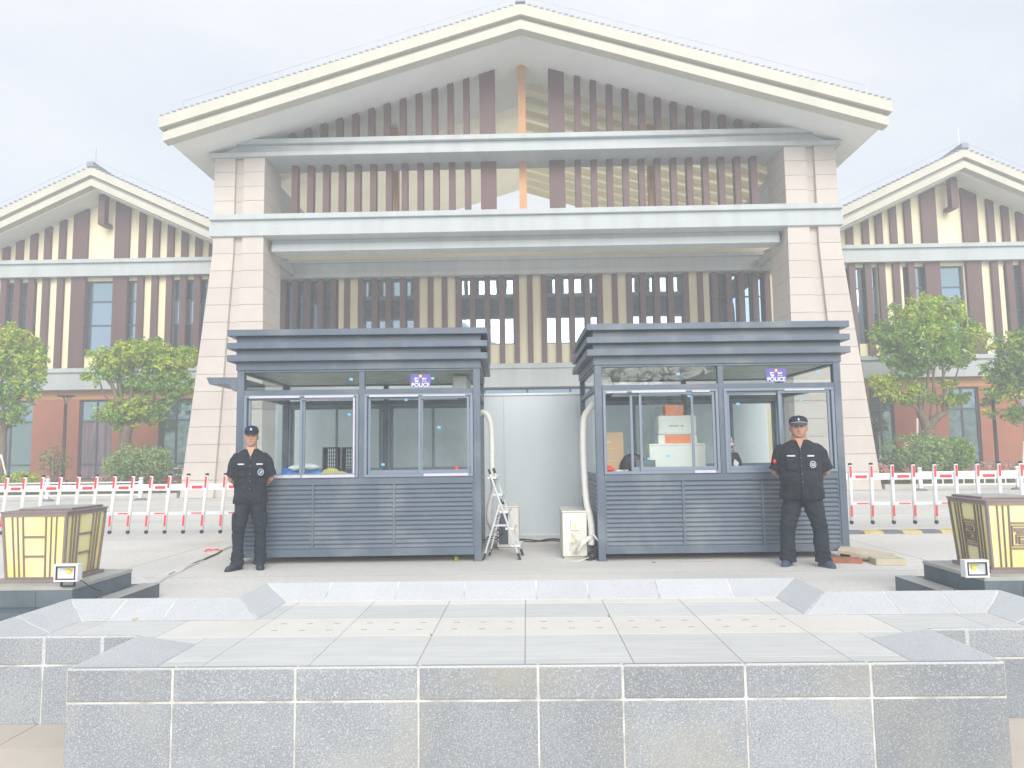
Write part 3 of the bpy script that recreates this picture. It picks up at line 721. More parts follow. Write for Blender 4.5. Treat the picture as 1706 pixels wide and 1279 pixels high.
# ================================================================== GUARD BOOTHS
M['booth_floor'] = mat('booth_floor', (0.62, 0.63, 0.62), 0.6, nscale=3, namt=0.1)
def booth(label, loc, rz, W_, sashes, left_open, sign_x, awning, side_open):
    D_ = 2.05; HT = 2.945
    o = thing('guard_booth', label, 'guard booth', loc, rz, 'dark steel police booths')
    P = 0.09
    fr = MB()
    for x0, x1, y0, y1 in ((0, P, 0, P), (W_-P, W_, 0, P), (0, P, D_-P, D_), (W_-P, W_, D_-P, D_)):
        fr.box(x0, x1, y0, y1, 0.0, 2.432)
    def ring(z0, z1, e=0.0, t=P):   # between posts, set e behind the face
        fr.box(P+.0005, W_-P-.0005, e, t-0.004, z0, z1); fr.box(P+.0005, W_-P-.0005, D_-t+0.004, D_-e, z0, z1)
        fr.box(e, t-0.004, P+.0005, D_-P-.0005, z0, z1); fr.box(W_-t+0.004, W_-e, P+.0005, D_-P-.0005, z0, z1)
    ring(0.085, 0.178, 0.003); ring(0.972, 1.058, 0.006); ring(2.118, 2.178, 0.006); ring(2.405, 2.431, 0.003)
    # centre mullion front and back, from sill to roof
    xm = W_*0.512
    fr.box(xm-0.035, xm+0.035, 0.004, 0.08, 1.058, 2.405); fr.box(xm-0.035, xm+0.035, D_-0.08, D_-0.004, 1.058, 2.405)
    fr.build('frame', 'booth', o, bevel=0.004)
    ft = MB()
    for x0, x1, y0, y1 in ((-.012, P+.012, -.012, P+.012), (W_-P-.012, W_+.012, -.012, P+.012), (-.012, P+.012, D_-P-.012, D_+.012), (W_-P-.012, W_+.012, D_-P-.012, D_+.012)):
        ft.box(x0, x1, y0, y1, 0.0, 0.012)
    ft.build('foot_plate', 'booth', o)
    # cornice: recessed body with three projecting bands
    cb = MB(); b0 = 0.012
    cb.box(-b0, W_+b0, -b0, D_+b0, 2.433, 2.93)
    cb.build('cornice', 'booth', o, bevel=0.003)
    for z0, z1 in ((2.540, 2.622), (2.700, 2.778), (2.864, HT)):
        r = MB(); e = 0.10
        r.box(-e, W_+e, -e, -b0-0.001, z0, z1); r.box(-e, W_+e, D_+b0+0.001, D_+e, z0, z1)
        r.box(-e, -b0-0.001, -b0, D_+b0, z0, z1); r.box(W_+b0+0.001, W_+e, -b0, D_+b0, z0, z1)
        if z1 > 2.9: r.box(-b0, W_+b0, -b0, D_+b0, 2.932, z1)
        r.build('cornice_band', 'booth', o, bevel=0.005)
    # floor, ceiling, counter
    MB().box(0.05, W_-0.05, 0.05, D_-0.05, 0.10, 0.16).build('floor', 'booth_floor', o)
    MB().box(0.03, W_-0.03, 0.03, D_-0.03, 2.425, 2.4325).build('ceiling', 'foil', o)
    inn = MB().box(0.095, W_-0.095, 0.078, 0.09, 0.2, 0.97).box(0.095, W_-0.095, D_-0.09, D_-0.078, 0.2, 0.97)
    inn.box(0.078, 0.09, 0.095, D_-0.095, 0.2, 0.97).box(W_-0.09, W_-0.078, 0.095, D_-0.095, 0.2, 0.97)
    inn.build('lining', 'booth_in', o)
    MB().box(0.1, W_-0.1, 0.10, 0.62, 1.030, 1.058).build('counter', 'booth_in', o)
    # louvres
    def louvre(x0, x1, along, face, sgn):
        m_ = MB(); n_ = 14; z0 = 0.182; z1 = 0.968; h = (z1-z0)/n_
        for k in range(n_):
            za = z0+k*h
            prof = [(0.004, za+0.0), (0.010, za-0.002+0.006), (0.028, za+h*0.90), (0.034, za+h*1.12), (0.030, za+h*1.14), (0.022, za+h*0.94), (0.0, za+0.012)]
            if along == 'x':
                m_.prism([(face+sgn*(a+0.006), min(z, z1)) for a, z in prof], x0, x1, 'x')
            else:
                m_.prism([(face+sgn*(a+0.006), min(z, z1)) for a, z in prof], x0, x1, 'y')
        return m_
    dv = [P, P+(W_-2*P)*0.335, P+(W_-2*P)*0.672, W_-P]
    if awning: dv = [P, P+(W_-2*P)*0.305, P+(W_-2*P)*0.655, W_-P]
    for i in range(3):
        a = dv[i]+(0.015 if i else 0.022); b = dv[i+1]-(0.015 if i < 2 else 0.022)
        louvre(a, b, 'x', 0.0, 1).build('louvre', 'booth_light' if False else 'booth', o)
    for x0, x1, y0 in ((dv[1]-.014, dv[1]+.014, 0.0), (dv[2]-.014, dv[2]+.014, 0.0), (P, P+0.021, 0.012), (W_-P-0.021, W_-P, 0.012)):
        MB().box(x0, x1, y0, 0.07, 0.179, 0.971).build('louvre_divider', 'booth', o)
    for f_, s_ in ((0.0, 1), (W_, -1)):
        louvre(P+0.01, D_-P-0.01, 'y', f_, s_).build('louvre', 'booth', o)
    louvre(P+0.01, W_-P-0.01, 'x', D_, -1).build('louvre', 'booth', o)
    # transom panes
    tr = MB(); tr.box(P, xm-0.035, 0.035, 0.041, 2.178, 2.405).box(xm+0.035, W_-P, 0.035, 0.041, 2.178, 2.405)
    tr.build('transom_pane', 'glass', o)
    tr = MB(); tr.box(P, xm-0.035, D_-0.041, D_-0.035, 2.178, 2.405).box(xm+0.035, W_-P, D_-0.041, D_-0.035, 2.178, 2.405)
    tr.build('transom_pane', 'glass', o)
    sg = MB().box(0.035, 0.041, P, D_-P, 1.058, 2.118).box(0.035, 0.041, P, D_-P, 2.178, 2.405)
    sg.build('side_pane', 'glass', o)
    sg = MB().box(W_-0.041, W_-0.035, P, D_-P, 1.058, 2.118).box(W_-0.041, W_-0.035, P, D_-P, 2.178, 2.405)
    sg.build('side_pane', 'glass', o)
    # windows : outer frame at the opening, sliding sashes behind
    def win(x0, x1, bars, glass_spans, yb=0.0, front=True, film=(), low=False):
        f = MB(); t = 0.036; z0, z1 = 1.060, 2.117
        ya, yb_ = (yb-0.012, yb+0.085) if front else (yb-0.085, yb+0.012)
        f.box(x0, x1, ya, yb_, z0, z0+t).box(x0, x1, ya, yb_, z1-t, z1)
        f.box(x0, x0+t, ya, yb_, z0+t, z1-t).box(x1-t, x1, ya, yb_, z0+t, z1-t)
        fo = f.build('window', 'booth_light', o, bevel=0.004)
        zz0, zz1 = z0+t, z1-t
        for k, (a, b) in enumerate(glass_spans):
            yy = (yb+0.018 if k % 2 else yb+0.046) if front else (yb-0.018 if k % 2 else yb-0.046)
            s_ = MB(); q = 0.032; qb = 0.02 if low else 0.05
            s_.box(a, b, yy-0.013, yy+0.013, zz0, zz0+qb).box(a, b, yy-0.013, yy+0.013, zz1-q, zz1)
            s_.box(a, a+q, yy-0.013, yy+0.013, zz0+qb, zz1-q).box(b-q, b, yy-0.013, yy+0.013, zz0+qb, zz1-q)
            s_.build('sash', 'booth_light', fo, bevel=0.003)
            MB().box(a+q, b-q, yy-0.003, yy+0.003, zz0+qb, zz1-q).build('pane', 'glass', fo)
        if film:
            for a, b, z, h in film: MB().box(a, b, yb-0.0155, yb-0.0125, z, z+h).build('protective_film', 'film', fo)
        return fo
    for k, (x0, x1, spans, film) in enumerate(sashes): win(x0, x1, None, spans, 0.0, True, film, awning and k == 0)
    for k, (x0, x1, spans, film) in enumerate(sashes): win(x0, x1, None, [(x0+0.045, (x0+x1)/2+0.02), ((x0+x1)/2-0.02, x1-0.045)], D_, False, ())
    # blue setting stickers on glass
    for x, z in (left_open): MB().prism([(x-0.022, z-0.012), (x+0.020, z-0.018), (x+0.024, z+0.012), (x-0.018, z+0.016)], 0.026, 0.030).build('sticker', 'blue_dot', o)
    # police sign in the transom
    sg = MB().box(sign_x, sign_x+0.255, 0.024, 0.031, 2.196, 2.365)
    so_ = sg.build('police_sign', 'sign', o); so_['label'] = 'blue sign reading POLICE with a small round emblem'
    cx = sign_x+0.1275
    text_obj('sign_lettering', 'POLICE', 0.072, 'white', so_, (cx, 0.0225, 2.224), 0.001, bold=0.0016, sx=0.98)
    text_obj('sign_lettering', '\u8b66', 0.062, 'white', so_, (cx-0.048, 0.0225, 2.286), 0.001, bold=0.0016)
    text_obj('sign_lettering', '\u5bdf', 0.062, 'white', so_, (cx+0.048, 0.0225, 2.286), 0.001, bold=0.0016)
    em = MB()
    em.prism([(cx+0.022*math.cos(t*math.pi/8), 2.338+0.024*math.sin(t*math.pi/8)) for t in range(16)], 0.019, 0.0235)
    em.build('emblem', 'red', so_)
    em = MB()
    for t in range(5):
        a = t*2*math.pi/5+math.pi/2; em.prism([(cx+0.012*math.cos(a)+0.004*math.cos(q*math.pi/3), 2.338+0.012*math.sin(a)+0.004*math.sin(q*math.pi/3)) for q in range(6)], 0.016, 0.0188)
    em.prism([(cx+0.017*math.cos(t*math.pi/4), 2.338+0.019*math.sin(t*math.pi/4)) for t in range(8)], 0.0175, 0.0188)
    em.build('emblem', 'label', so_)
    if awning:
        aw = MB(); aw.prism([(-0.012, 2.36), (-0.44, 2.365), (-0.40, 2.275), (-0.14, 2.27), (-0.10, 2.19), (-0.012, 2.19)], 0.12, 1.15)
        aw.build('door_canopy', 'booth', o, bevel=0.004)
    return o
# left booth : local x measured from its left post
LB = booth('left dark grey police booth with the step ladder beside it, both its windows shut', (-3.675, 9.20, 0), rad(2.0), 3.09,
   [(0.095, 1.545, [(0.14, 0.86), (0.80, 1.50)], [(0.16, 0.80, 2.075, 0.028), (0.86, 1.48, 2.075, 0.028), (0.14, 0.82, 1.066, 0.036), (0.84, 1.5, 1.066, 0.036), (1.478, 1.5, 1.11, 0.96)]),
    (1.615, 2.995, [(1.66, 2.36), (2.30, 2.95)], [(1.68, 2.30, 2.075, 0.026), (2.36, 2.90, 2.078, 0.018), (2.37, 2.93, 1.066, 0.034)])],
   [(1.44, 2.31), (2.48, 2.31), (1.42, 1.86), (2.14, 2.04), (2.56, 1.68), (1.85, 1.22), (2.08, 2.0)][:6], 2.20, True, None)
RB = booth('right dark grey police booth whose left window is slid open, cartons stacked inside', (0.865, 9.20, 0), rad(1.1), 3.10,
   [(0.095, 1.545, [(0.44, 1.24), (0.55, 1.50)], [(0.14, 0.40, 2.078, 0.018), (0.46, 1.14, 2.075, 0.03), (1.22, 1.44, 2.075, 0.022), (1.22, 1.48, 1.066, 0.034)]),
    (1.615, 3.0, [(1.66, 2.36), (2.30, 2.95)], [(2.38, 2.88, 2.078, 0.022)])],
   [(1.06, 2.31), (2.82, 2.31), (0.66, 1.25), (0.90, 1.28), (1.80, 1.92), (2.60, 1.96), (1.19, 2.03)], 2.17, False, None)

# ---- things inside the booths
def blob(name, m, pts, label, cat, vox=0.02, disp=0.02, group=None):
    mb = MB()
    c0 = Vector((sum(p[0] for p in pts)/len(pts), sum(p[1] for p in pts)/len(pts), min(p[2]-p[5] for p in pts)))
    for x, y, z, rx, ry, rz_ in pts: mb.ball((x-c0.x, y-c0.y, z-c0.z), (rx, ry, rz_), 12, 8)
    me = remesh(mb, vox, 2, disp, 9.0); me.name = name; me.materials.clear(); me.materials.append(M[m])
    ob = bpy.data.objects.new(name, me); COL.objects.link(ob); ob.location = c0
    return tag(ob, label, cat, group)
def inb(px_, py_, Y): return at(px_, py_, Y)
CT = 1.060
p = inb(487, 780, 9.62)
blob('plastic_bundle', 'bag_blue', [(p.x-.05, 9.62, CT+.045, .11, .09, .045), (p.x+.08, 9.65, CT+.04, .13, .09, .04), (p.x-.09, 9.62, CT+.09, .06, .05, .04), (p.x+.30, 9.66, CT+.05, .12, .07, .05)], 'crumpled bright blue plastic bundle on the counter of the left booth', 'bag', .016, .012)
blob('plastic_sheet', 'bag_white', [(p.x+.10, 9.63, CT+.125, .17, .08, .035), (p.x+.20, 9.64, CT+.135, .16, .07, .05), (p.x+.04, 9.63, CT+.11, .08, .06, .03)], 'crumpled white plastic sheet lying on the blue bundle in the left booth', 'sheet', .014, .012)
p = inb(548, 780, 9.62)
blob('yellow_cloth', 'bag_yellow', [(p.x-.03, 9.62, CT+.03, .17, .08, .03), (p.x+.03, 9.62, CT+.07, .11, .07, .05), (p.x+.16, 9.64, CT+.03, .10, .07, .04)], 'heap of yellow-green cloth on the counter of the left booth', 'cloth', .014, .012)
# two black mesh crates standing on end
for px0, px1, lb in ((540, 565, 'black plastic mesh crate on the left behind the yellow cloth'), (571, 592, 'black plastic mesh crate on the right behind the yellow cloth, beside the mullion')):
    a = inb(px0, 745, 9.95); b = inb(px1, 745, 9.95)
    t = thing('mesh_crate', lb, 'crate', ((a.x+b.x)/2, 9.95, CT-0.0), 0, 'black mesh crates in the left booth')
    hw = (b.x-a.x)/2; zt = a.z-CT; m_ = MB()
    m_.box(-hw, -hw+.02, -.08, .08, 0, zt).box(hw-.02, hw, -.08, .08, 0, zt).box(-hw+.02, hw-.02, -.08, .08, zt-.02, zt).box(-hw+.02, hw-.02, -.08, .08, 0, .03)
    m_.build('rim', 'black', t); m_ = MB()
    for k in range(1, 6): x = -hw+.02+(2*hw-.04)*k/6; m_.box(x-.004, x+.004, -.004, .004, .03, zt-.02)
    for k in range(1, 7): z = .03+(zt-.05)*k/7; m_.box(-hw+.02, hw-.02, -.010, -.0045, z-.004, z+.004)
    m_.build('mesh_side', 'black', t)
sh = tag(MB().box(-0.36, 0.30, -.12, .12, -0.03, 0.0).build('shelf_board', 'booth_in', None, loc=((a.x+b.x)/2-0.08, 9.95, CT-0.001)), 'dark board under the two mesh crates in the left booth', 'board')
def can(px_, py0, py1, Y):
    a = at(px_, py1, Y); t = thing('drink_can', 'small red drink can on the sill at the right end of the left booth', 'can', (a.x, Y, CT))
    MB().loft([(0, 0, 0, .030, .030), (0, 0, .006, .036, .036), (0, 0, .105, .036, .036), (0, 0, .118, .028, .028)], 16).build('can_body', 'bag_red', t, smooth=True)
    MB().loft([(0, 0, .1185, .027, .027), (0, 0, .123, .027, .027)], 16).build('can_lid', 'alu', t)
can(761, 768, 786, 9.5)
# right booth
def boxthing(name, m, x0p, x1p, ytop, ybot, Y, dep, label, cat, extra=None, rnd=0.004, zfloor=None):
    a = at(x0p, ybot, Y); b = at(x1p, ytop, Y)
    z0 = a.z if zfloor is None else zfloor
    o = thing(name, label, cat, ((a.x+b.x)/2, Y+dep/2, z0)); hw = (b.x-a.x)/2; h = b.z-z0
    MB().box(-hw, hw, -dep/2, dep/2, 0, h).build('box_body', m, o, bevel=rnd)
    if extra: extra(o, hw, h, dep)
    return o, b.z
def tape(o, hw, h, dep): MB().box(-hw*0.95, hw*0.95, -dep/2-0.002, -dep/2-0.0005, h*0.46, h*0.485).build('seam', 'stone_joint', o)
def print_marks(o, hw, h, dep):
    m_ = MB()
    for k in range(9):
        if k == 6: continue
        x = -0.11+k*0.022; m_.box(x, x+0.013, -dep/2-0.003, -dep/2-0.0008, h*0.42, h*0.42+0.018)
    m_.build('print', 'booth', o)
def orange_band(o, hw, h, dep):
    MB().box(-hw*0.66, hw*0.68, -dep/2-0.003, -dep/2-0.0008, 0.002, h-0.002).build('print', 'orange', o)
def small_marks(o, hw, h, dep):
    MB().box(hw*0.1, hw*0.42, -dep/2-0.003, -dep/2-0.0008, h*0.12, h*0.17).build('print', 'booth', o)
    MB().box(-hw*0.97, hw*0.97, -dep/2-0.0015, -dep/2-0.0004, h*0.93, h*0.94).build('seam', 'stone_joint', o)
def carton_marks(o, hw, h, dep):
    m_ = MB().box(-hw*.7, -hw*.2, -dep/2-.003, -dep/2-.0008, h*.74, h*.78)
    for q in ((-.9, .1, .30, .31), (-.9, .1, .60, .61)): m_.box(hw*q[0], hw*q[1], -dep/2-.003, -dep/2-.0008, h*q[2], h*q[3])
    m_.build('print', 'label', o)
Y_ = 9.95
stk = 'cartons stacked in the right booth'
t1, z1 = boxthing('shipping_box', 'carton_white', 1083, 1175, 738, 779, 9.75, .32, 'large white box at the bottom of the stack in the right booth', 'box', small_marks, zfloor=CT); t1['group'] = stk
t2, z2 = boxthing('shipping_box', 'carton_white', 1097, 1161, 724, 738, 9.80, .26, 'flat white box with a wide orange band, second from the bottom of the stack', 'box', orange_band, zfloor=z1+.001); t2['group'] = stk
t3, z3 = boxthing('shipping_box', 'carton_white', 1097, 1160, 691, 724, 9.80, .26, 'plain white box with rounded corners on the orange banded box', 'box', print_marks, rnd=0.03, zfloor=z2+.001); t3['group'] = stk
t4, z4 = boxthing('shipping_box', 'orange', 1109, 1138, 674, 691, 9.82, .2, 'small orange box on top of the stack', 'box', lambda o, hw, h, d: MB().box(hw*.25, hw*.45, -d/2-.003, -d/2-.0008, h*.3, h*.8).build('print', 'blue_dot', o), zfloor=z3+.001); t4['group'] = stk
boxthing('cardboard_carton', 'carton', 1004, 1038, 720, 779, 9.95, .2, 'tall brown cardboard carton inside the open window of the right booth', 'carton', carton_marks, zfloor=CT)
boxthing('tool_case', 'rubber', 1060, 1092, 766, 779, 9.62, .12, 'low dark grey case left of the box stack in the right booth', 'case', None, zfloor=CT)
sb = tag(MB().box(-1.4, 0.35, -.30, .30, -0.03, 0.0).build('shelf_board', 'booth_in', None, loc=(2.25, 9.93, CT-0.0015)), 'dark board carrying the stacked cartons in the right booth', 'board')
# round backed chair
p = at(1057, 742, 9.75)
ch = thing('office_chair', 'dark round-backed chair seen behind the open window of the right booth', 'chair', (p.x, 9.9, 0.17))
MB().loft([(0, 0, .55, .10, .03), (0, 0, .60, .15, .04), (0, 0, .70, .185, .045), (0, 0, .80, .19, .045), (0, 0, .90, .17, .04), (0, 0, .98, .12, .035), (0, 0, 1.01, .05, .025)], 20).xf(Matrix.Translation((0, 0, .13))).build('backrest', 'black', ch, smooth=True)
MB().loft([(0, .22, .42, .20, .20), (0, .22, .44, .23, .22), (0, .22, .49, .23, .22), (0, .22, .50, .20, .20)], 20).build('seat', 'black', ch, smooth=True)
MB().tube([(0, .22, .08), (0, .22, .42)], .03, 10).tube([(0, .04, .48), (0, -.02, .70)], .02, 8).build('stem', 'alu', ch)
lg = MB()
for k in range(5):
    a = k*2*math.pi/5; lg.bar((0, .22, .09), (.26*math.cos(a), .22+.26*math.sin(a), .05), .04, .03); lg.ball((.26*math.cos(a), .22+.26*math.sin(a), .028), .028, 8, 6)
lg.build('star_base', 'black', ch)
# red bag and cables on the sill
p = at(1016, 783, 9.36)
blob('red_bag', 'bag_red', [(p.x, 9.36, CT+.115-.06, .06, .05, .035), (p.x-.01, 9.36, CT+.08, .04, .04, .03)], 'small scrunched red plastic bag in the open window of the right booth', 'bag', .010, .008)
cb = MB()
for k in range(3):
    pts = []
    for i in range(14):
        u = i/13; pts.append((p.x+.06+.17*u, 9.33+.03*math.sin(k*2+u*7), CT+.02+.03*abs(math.sin(u*5+k*1.3))))
    cb.tube(pts, .005, 6)
cb.ball((p.x+.10, 9.34, CT+.03), (.035, .03, .022), 10, 6)
tag(cb.build('power_cable', 'white_old', None, smooth=True), 'tangle of white cable beside the red bag in the right booth', 'cable')
# backpack
p = at(1222, 778, 9.5)
bp_ = thing('backpack', 'black backpack with a mottled top behind the second window of the right booth', 'backpack', (p.x, 9.52, CT))
m_ = MB().loft([(0, 0, 0, .11, .08), (0, 0, .05, .12, .085), (0, 0, .16, .105, .08), (-.005, 0, .24, .075, .06), (-.005, 0, .26, .05, .04)], 16, 2.6)
m_.build('bag_body', 'cloth_black', bp_, smooth=True)
M['mottled'] = mat('mottled_fabric', (0.05, 0.05, 0.06), 0.8, nscale=28, namt=1.0, col2=(0.62, 0.50, 0.54))
MB().loft([(0, 0, .24, .075, .05), (-.005, 0, .32, .065, .05), (-.03, 0, .42, .035, .035), (-.05, 0, .50, .015, .02)], 14).build('bag_top', 'mottled', bp_, smooth=True)
MB().prism([(-.02, .10), (.03, .06), (.05, .12), (.0, .17)], -.095, -.08).build('bag_tag', 'sheet', bp_)
# indoor air conditioners
a = at(1002, 612, 9.75); b = at(1020, 640, 9.75)
ac = thing('indoor_air_conditioner', 'white wall air conditioner hung under the ceiling in the right booth near its left corner', 'air conditioner', (1.05, 10.2, 2.11))
MB().box(-.09, .10, -.4, .4, 0, .28).build('casing', 'white_old', ac, bevel=.02); MB().box(-.06, .092, -.38, .38, -.012, -.002).build('vent', 'black', ac)
MB().tube([(0, -.43, .26), (.07, -.44, .25), (.11, -.44, .18), (.115, -.44, .02), (.09, -.43, -.02), (.0, -.42, -.06), (-.09, -.40, -.04)], .006, 6).build('wire', 'black', ac)
ac = thing('indoor_air_conditioner', 'white wall air conditioner hung under the ceiling in the left booth at its right end', 'air conditioner', (-0.90, 10.2, 2.14))
MB().box(-.09, .10, -.4, .4, 0, .25).build('casing', 'white_old', ac, bevel=.03); MB().box(-.085, .06, -.38, .38, -.012, -.002).build('vent', 'black', ac)

# ================================================================== OUTDOOR AIR CONDITIONERS, HOSES, LADDER
def ac_out(label, x, y, side, name='outdoor_air_conditioner'):
    o = thing(name, label, 'air conditioner', (x, y, 0), 0, 'white outdoor air conditioner units between the booths')
    W2, D2, Hh = .155, .40, .60
    MB().box(-W2, W2, -D2, D2, .03, Hh-.02).build('casing', 'white_old', o, bevel=.012)
    MB().box(-W2-.008, W2+.008, -D2-.008, D2+.008, Hh-.019, Hh).build('top_cover', 'white_old', o, bevel=.006)
    MB().box(-W2+.02, W2-.02, -D2+.05, -D2+.12, 0, .029).box(-W2+.02, W2-.02, D2-.12, D2-.05, 0, .029).build('foot_rail', 'white_old', o)
    return o, W2, D2, Hh
o, W2, D2, Hh = ac_out('white outdoor air conditioner at the left foot of the right booth', 0.59, 9.83, 1)
MB().box(-.05, .05, -D2-.022, -D2-.001, .36, .50).box(-.045, .045, -D2-.03, -D2-.022, .47, .485).build('service_cover', 'white', o, bevel=.004)
MB().prism([(-.018, .38), (.022, .38), (.022, .43), (.002, .455), (-.018, .43)], -D2-.026, -D2-.0225).build('rating_label', 'label', o)
vv = MB()
for x, z in ((-.02, .22), (.03, .14), (-.01, .10)):
    vv.tube([(x, -D2-.001, z), (x, -D2-.05, z)], .018, 8).tube([(x, -D2-.04, z), (x+.05, -D2-.06, z+.03)], .010, 6)
vv.build('valve', 'label', o)
MB().box(-.075, -.035, -D2-.003, -D2-.0008, .10, .20).build('paper_label', 'blue_dot' if False else 'film', o)
o, W2, D2, Hh = ac_out('white outdoor air conditioner with a dark side grille, behind the step ladder', -0.285, 10.82, -1)
MB().box(-W2+.03, W2-.15, -D2-.006, -D2-.001, .07, Hh-.10).build('grille', 'ac_grille', o)
sl = MB()
for k in range(9): sl.box(-W2+.008, -W2+.024, -D2-.004, -D2-.0008, .10+k*.05, .128+k*.05)
sl.build('slot', 'ac_grille', o)
def hose(label, pts, r, extra=None):
    t = thing('insulated_hose', label, 'hose', pts[-1], 0, 'white taped air conditioner hoses')
    # smooth the path
    P = [Vector(p) - Vector(pts[-1]) for p in pts]; Q = []
    for i in range(len(P)-1):
        a = P[max(i-1, 0)]; b = P[i]; c = P[i+1]; d = P[min(i+2, len(P)-1)]
        for k in range(8):
            u = k/8; Q.append(0.5*((2*b)+(-a+c)*u+(2*a-5*b+4*c-d)*u*u+(-a+3*b-3*c+d)*u*u*u))
    Q.append(P[-1])
    rs = [r*(1+0.05*math.sin(i*1.7)) for i in range(len(Q))]
    MB().tube(Q, rs, 12).build('hose_tube', 'sheet', t, smooth=True)
    rg = MB()
    for i in range(1, len(Q)-1, 1):
        d = (Q[i+1]-Q[i-1]).normalized(); rg.tube([Q[i]-d*.004, Q[i]+d*.004], r*1.07, 12)
    rg.build('wrapping_tape', 'white_old', t, smooth=True)
    return t
hose('pale taped hose curving down from the right side of the left booth behind the ladder', [tuple(at(801, 689, 9.95)), tuple(at(807, 687, 9.9)), tuple(at(815, 697, 9.85)), tuple(at(819, 720, 9.85)), tuple(at(820, 785, 9.85)), tuple(at(822, 815, 9.85)), tuple(at(815, 845, 9.85)), tuple(at(815, 868, 9.9)), tuple(at(824, 884, 10.1))], .036)
hose('pale taped hose running down beside the left post of the right booth', [tuple(at(988, 672, 9.75)), tuple(at(980, 683, 9.72)), tuple(at(973, 697, 9.7)), tuple(at(971.5, 730, 9.65)), tuple(at(973, 780, 9.6)), tuple(at(977, 835, 9.5)), tuple(at(983, 860, 9.45)), tuple(at(986, 885, 9.4)), tuple(at(985, 908, 9.38))], .042)
pv_ = MB()
a = at(986, 893, 9.3)
for k in range(4):
    pts = [(a.x-.01*k, 9.3, a.z), (a.x-.06-.02*k, 9.26, a.z-.05), (a.x-.13-.01*k, 9.28, .18-.015*k), (a.x-.20, 9.33, .14-.02*k)]
    pv_.tube(pts, .011, 8)
pv_.tube([(a.x+.02, 9.3, a.z+.02), (a.x+.08, 9.27, a.z-.06)], .012, 8); pv_.tube([(a.x-.05, 9.2, .05), (a.x-.18, 9.15, .012), (a.x-.28, 9.14, .010)], .006, 6)
pv_.tube([(a.x-.24, 9.4, .32), (a.x-.18, 9.33, .25), (a.x-.08, 9.3, .22), (a.x-.04, 9.3, .30)], .006, 6)
tag(pv_.build('pipe_ends', 'sheet', None, smooth=True), 'bent white pipe ends joining the valves of the outdoor unit by the right booth', 'pipes')
blob('loose_wiring', 'black', [(a.x+.02, 9.36, .05, .07, .05, .05), (a.x+.05, 9.36, .12, .04, .04, .06), (a.x-.03, 9.3, .015, .06, .04, .015)], 'clump of loose dark wiring on the ground at the foot of the right booth', 'wiring', .012, .02)
cb = MB(); P_ = []
for i in range(24):
    u = i/23; q = at(850+u*95, 903-1.5*math.sin(u*9)-u*3, 11.2); P_.append((q.x, 11.3+.05*math.sin(u*11), .012+.02*abs(math.sin(u*6))))
cb.tube(P_, .012, 6); cb.tube([(p[0], p[1]-.05-.02*math.sin(i), .012) for i, p in enumerate(P_)], .008, 6)
tag(cb.build('ground_cable', 'black', None, smooth=True), 'dark cable lying along the foot of the hoarding between the booths', 'cable')
cb = MB(); P_ = [tuple(at(x, y, 10.0)) for x, y in ((825, 877), (832, 884), (833, 893), (827, 899), (818, 897), (806, 899))]
cb.tube(P_, .008, 6); cb.tube([(p[0]+.03, p[1]+.1, p[2]+.02) for p in P_], .008, 6)
tag(cb.build('hanging_cable', 'black', None, smooth=True), 'thin dark cable looped behind the ladder near the left booth', 'cable')

ld = thing('step_ladder', 'white aluminium step ladder leaning by the right corner of the left booth', 'ladder', (-0.35, 9.6, 0))
lo_ = Vector((-0.35, 9.6, 0))
YN, YFa = 9.42, 9.82
tn, tf = at(817, 790, YN)-lo_, at(825, 788, YFa)-lo_
bn, bf = at(866.5, 926, YN)-lo_, at(871, 915, YFa)-lo_
bn.z = max(bn.z, .0); bf.z = max(bf.z, .0)
rn, rf_ = at(834, 834, YN)-lo_, at(838, 838, YFa)-lo_
qn, qf = at(805, 927, YN)-lo_, at(815, 915, YFa)-lo_
qn.z = 0; qf.z = 0; bn.z = 0; bf.z = 0
s_ = MB(); s_.bar(tn, bn, .024, .055, (0, 1, 0)); s_.build('stile', 'alu', ld, bevel=.003)
s_ = MB(); s_.bar(tf, bf, .024, .055, (0, 1, 0)); s_.build('stile', 'alu', ld, bevel=.003)
MB().bar(rn, qn, .02, .03, (0, 1, 0)).build('rear_leg', 'alu', ld); MB().bar(rf_, qf, .02, .03, (0, 1, 0)).build('rear_leg', 'alu', ld)
for u in (0.04, .24, .44, .64, .84):
    a = tn.lerp(bn, u); b = tf.lerp(bf, u)
    MB().hexa([(a.x-.05, a.y, a.z-.012), (a.x+.06, a.y, a.z-.012), (b.x+.06, b.y, b.z-.012), (b.x-.05, b.y, b.z-.012), (a.x-.05, a.y, a.z+.012), (a.x+.06, a.y, a.z+.012), (b.x+.06, b.y, b.z+.012), (b.x-.05, b.y, b.z+.012)]).build('tread', 'white', ld)
br = MB()
for u in (.55, .95): br.bar(rn.lerp(qn, u*.95), rf_.lerp(qf, u*.95), .015, .02)
for n_, f_, q_ in ((rn, bn, qn), (rf_, bf, qf)):
    a = n_.lerp(q_, .42); t_ = (tn if n_ is rn else tf); b = t_.lerp(f_, (t_.z-a.z)/(t_.z+1e-6)); br.bar(a, b, .012, .022)
br.build('brace', 'alu', ld)
cp = MB()
for a, b in ((tn, bn), (tf, bf)):
    d = (a-b).normalized(); cp.bar(a, a+d*.07, .028, .05, (0, 1, 0)); cp.bar(b+d*.09, b, .030, .06, (0, 1, 0))
for a, b in ((rn, qn), (rf_, qf)):
    d = (a-b).normalized(); cp.bar(b+d*.09, b, .028, .038, (0, 1, 0)); cp.ball(a, .022, 8, 6)
cp.build('rubber_cap', 'black', ld)

